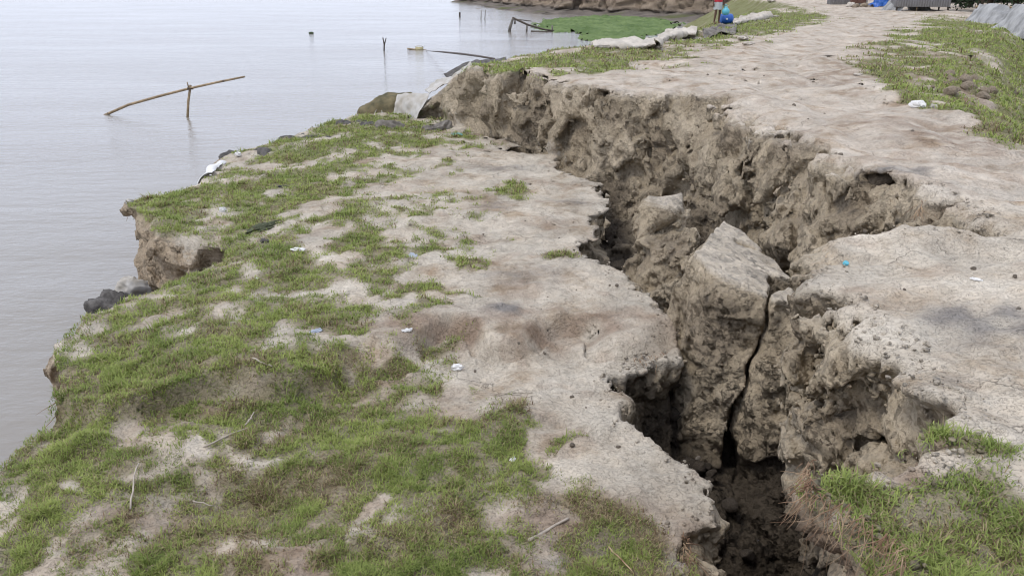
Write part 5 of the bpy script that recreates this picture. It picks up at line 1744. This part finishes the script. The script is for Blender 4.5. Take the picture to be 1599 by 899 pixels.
def tin_hut(px, py, w, d, h, label, lift=0.25):
    base = on_bank(px, py)
    r_ = empty('tin_hut', base, -0.25)
    npan = max(2, int(w / 0.8))
    for k in range(npan):
        corrugated('wall_panel', w / npan + 0.04, h, M_TIN, r_, (-w / 2 + w * (k + 0.5) / npan, -d / 2 - 0.012 * (k % 2), lift))
        corrugated('wall_panel', w / npan + 0.04, h, M_TIN, r_, (-w / 2 + w * (k + 0.5) / npan, d / 2, lift))
    for sg in (-1, 1):
        corrugated('wall_panel', d, h, M_TIN, r_, (sg * (w / 2 - 0.02), 0, lift), math.pi / 2)
        corrugated('roof_panel', w + 0.5, d * 0.62, M_TIN, r_, (0, sg * (d / 2 + 0.2), lift + h - 0.08), 0 if sg < 0 else math.pi, rx=-1.15)
    bm = bmesh.new()
    for sx in (-1, 1):
        for sy in (-1, 1):
            bm2 = tube_bm(bmesh.new(), [Vector((0, 0, -0.6)), Vector((0, 0, lift + h))], 0.05, 6)
            o = bm_obj('stilt', bm2, M_WOOD, r_, True)
            o.location = (sx * (w / 2 - 0.08), sy * (d / 2 - 0.08), 0)
    bm.free()
    return tag(r_, label, 'hut')


tin_hut(1433, 17, 3.0, 2.6, 2.0, 'grey corrugated tin hut on short stilts beside the dark trees')
tin_hut(1322, 8, 2.6, 2.4, 2.0, 'grey tin hut at the far end of the dirt path', 0.05)


def gable_tent(name, loc, rz, w, l, h, mat, label, wr=0.05, wall=0.35):
    r_ = empty(name, loc, rz)
    for sg in (-1, 1):
        rows = [[(sg * w / 2 * (1 - t) , -l / 2 + l * s_, wall + (h - wall) * t + 0.06 * math.sin(5 * s_ + sg) * (1 - t)) for s_ in (0, 0.33, 0.66, 1)] for t in (0, 0.35, 0.7, 1.0)]
        sh = drape('roof_sheet', rows, mat, 'x', 'x', nu=50, nv=26, wr=wr, fr=0.9, thick=0.015, seed=sg + 3)
        sh.parent = r_
        del sh['label']; del sh['category']
    bm = tube_bm(bmesh.new(), [Vector((0, -l / 2 - 0.2, h - 0.06)), Vector((0, l / 2 + 0.2, h - 0.06))], 0.045, 6)
    bm_obj('ridge_pole', bm, M_BAMBOO, r_, True)
    for sy in (-1, 1):
        bm = tube_bm(bmesh.new(), [Vector((0, sy * l / 2, -0.8)), Vector((0, sy * l / 2, h - 0.05))], 0.045, 6)
        bm_obj('upright', bm, M_BAMBOO, r_, True)
        for sg in (-1, 1):
            bm = tube_bm(bmesh.new(), [Vector((sg * w * 0.46, sy * l / 2, -0.8)), Vector((sg * w * 0.46, sy * l / 2, wall + 0.05))], 0.035, 6)
            bm_obj('upright', bm, M_BAMBOO, r_, True)
    for sg in (-1, 1):
        bm = box_bm(bmesh.new(), (sg * w * 0.455 - 0.01, -l / 2 + 0.05, -0.8), (sg * w * 0.455 + 0.01, l / 2 - 0.05, wall + 0.04))
        bm_obj('side_matting', bm, M_DARKWALL, r_)
    return tag(r_, label, 'shelter')


tb = on_bank(1414, 17.5)
gable_tent('tarpaulin_shelter', tb + Vector((0, 0, -0.1)), 0.15, 2.3, 2.2, 1.15, M_TARP, 'small open tent-like shelter at the path end in front of the tin hut', wall=0.05)
gable_tent('tarpaulin_shelter', at_y(1618, 40, 38.0) * Vector((1, 1, 0)) + Vector((0, 0, -0.65)), 0.60, 3.6, 5.2, 1.35, M_TARP, 'farther of the two low grey tarpaulin shelters behind the grassy slope', wr=0.09, wall=0.25)
gable_tent('tarpaulin_shelter', at_y(1682, 40, 33.5) * Vector((1, 1, 0)) + Vector((0, 0, -0.65)), 0.55, 3.9, 5.0, 1.45, M_TARP, 'nearer of the two low grey tarpaulin shelters behind the grassy slope', wr=0.09, wall=0.25)
p = on_bank(1374, 11)
drape('blue_tarpaulin', [[p + Vector((-0.6, 0.5, 0.02)), p + Vector((0, 0.5, 0.3)), p + Vector((0.6, 0.5, 0.02))], [p + Vector((-0.55, 0, 0.15)), p + Vector((0, 0, 0.5)), p + Vector((0.6, 0, 0.12))],
                         [p + Vector((-0.6, -0.5, 0.0)), p + Vector((0, -0.5, 0.12)), p + Vector((0.7, -0.5, 0.0))]], M_BLUE, 'heap of bright blue tarpaulin at the end of the path', 'tarpaulin', wr=0.1, fr=1.5)
p = on_bank(1342, 10)
ch = empty('wooden_chest', p + Vector((0, 0.4, 0)), -0.2)
bm = box_bm(bmesh.new(), (-0.5, -0.35, 0.12), (0.5, 0.35, 0.75)); bmesh.ops.bevel(bm, geom=bm.edges[:], offset=0.02, segments=1, affect='EDGES'); bm_obj('case', bm, M_BRICK, ch)
bm = box_bm(bmesh.new(), (-0.54, -0.39, 0.752), (0.54, 0.39, 0.83)); bmesh.ops.bevel(bm, geom=bm.edges[:], offset=0.015, segments=1, affect='EDGES'); bm_obj('lid', bm, M_BRICK, ch)
for sx in (-1, 1):
    for sy in (-1, 1):
        bm_obj('foot', box_bm(bmesh.new(), (sx * 0.44 - 0.05, sy * 0.29 - 0.05, 0), (sx * 0.44 + 0.05, sy * 0.29 + 0.05, 0.118)), M_BRICK, ch)
tag(ch, 'dark brown wooden chest among rubble at the end of the path', 'chest')
for k in range(10):
    q_ = on_bank(1350 + rc.uniform(-22, 14), 11.2 + rc.uniform(-0.6, 0.6), 0.06)
    clod(q_, rc.choice((0.12, 0.18, 0.24)), rc, 'grey lump of the rubble heap in front of the wooden chest', 'rubble by the chest', name='rubble_lump')
superbag('sack', on_bank(1327, 11, 0.12), (0.7, 0.45, 0.32), (0, 0, 0.4), M_CREAM, 41, 'pale filled sack left of the wooden chest', 'sack')


def tree(loc, h, rad, seed, label, dark, n=2600):
    r = np.random.default_rng(seed)
    rp = random.Random(seed)
    root = empty('tree', loc)
    bm = bmesh.new()
    tube_bm(bm, [Vector((0, 0, -0.3)), Vector((0.05, 0, h * 0.3)), Vector((-0.08, 0.06, h * 0.6)), Vector((0, 0, h * 0.85))], [0.2, 0.15, 0.1, 0.03], 8)
    for k in range(9):
        a = k * 2.4 + rp.random(); z0 = h * rp.uniform(0.15, 0.6)
        tube_bm(bm, [Vector((0, 0, z0)), Vector((math.cos(a) * rad * 0.4, math.sin(a) * rad * 0.4, z0 + h * 0.1)), Vector((math.cos(a) * rad * 0.85, math.sin(a) * rad * 0.85, z0 + h * 0.17))], [0.07, 0.045, 0.015], 5)
    bm_obj('trunk', bm, M_BARK, root, True)
    nc = 46
    cen = r.normal(0, 1, (nc, 3)); cen /= np.linalg.norm(cen, axis=1)[:, None]
    cen *= (0.45 + 0.55 * r.random(nc) ** 0.5)[:, None]
    cen = cen * np.array([rad, rad, h * 0.48]) + np.array([0, 0, h * 0.5])
    ci = r.integers(0, nc, n)
    p = cen[ci] + r.normal(0, 1, (n, 3)) * rad * 0.17
    p[:, 2] = np.maximum(p[:, 2], 0.05)
    u = r.normal(0, 1, (n, 3)); u /= np.linalg.norm(u, axis=1)[:, None]
    w = np.cross(u, r.normal(0, 1, (n, 3))); w /= np.linalg.norm(w, axis=1)[:, None]
    s_ = (0.07 + 0.10 * r.random(n))[:, None]
    vv = np.stack([p - u * s_, p + w * s_ * 0.45, p + u * s_, p - w * s_ * 0.45], 1).reshape(-1, 3)
    q = np.arange(4 * n).reshape(n, 4)
    c = np.array(dark)[None] * (0.6 + 0.8 * r.random(n))[:, None] * (0.7 + 0.6 * r.random(nc))[ci][:, None]
    mesh_np('crown', vv, q, M_GRASS, root, False, np.repeat(c, 4, 0))
    return tag(root, label, 'tree')


for k, (px_, y_, h_, r_, col_, lb) in enumerate([
        (1478, 60, 6.0, 2.3, (0.03, 0.045, 0.022), 'dense dark tree between the tin hut and the grey shelters'),
        (1506, 57, 5.5, 2.2, (0.035, 0.055, 0.025), 'dark leafy tree rising behind the left grey shelter'),
        (1545, 56, 5.0, 2.2, (0.05, 0.085, 0.03), 'mid green tree behind the ridge of the left shelter'),
        (1590, 54, 5.5, 2.4, (0.04, 0.07, 0.028), 'dark green tree behind the right grey shelter'),
        (1492, 52, 5.0, 1.9, (0.03, 0.05, 0.022), 'dark bushy tree just left of the farther grey shelter'),
        (1630, 50, 5.5, 2.4, (0.04, 0.075, 0.03), 'rightmost tree of the row behind the shelters')]):
    x_ = (px_ - 800) / FPX * y_ * 1.0
    z_ = float(h_bank(np.array([x_]), np.array([float(y_)]))[0])
    tree((x_, y_, z_), h_, r_, 50 + k, lb, col_)
    bpy.context.view_layer.update()
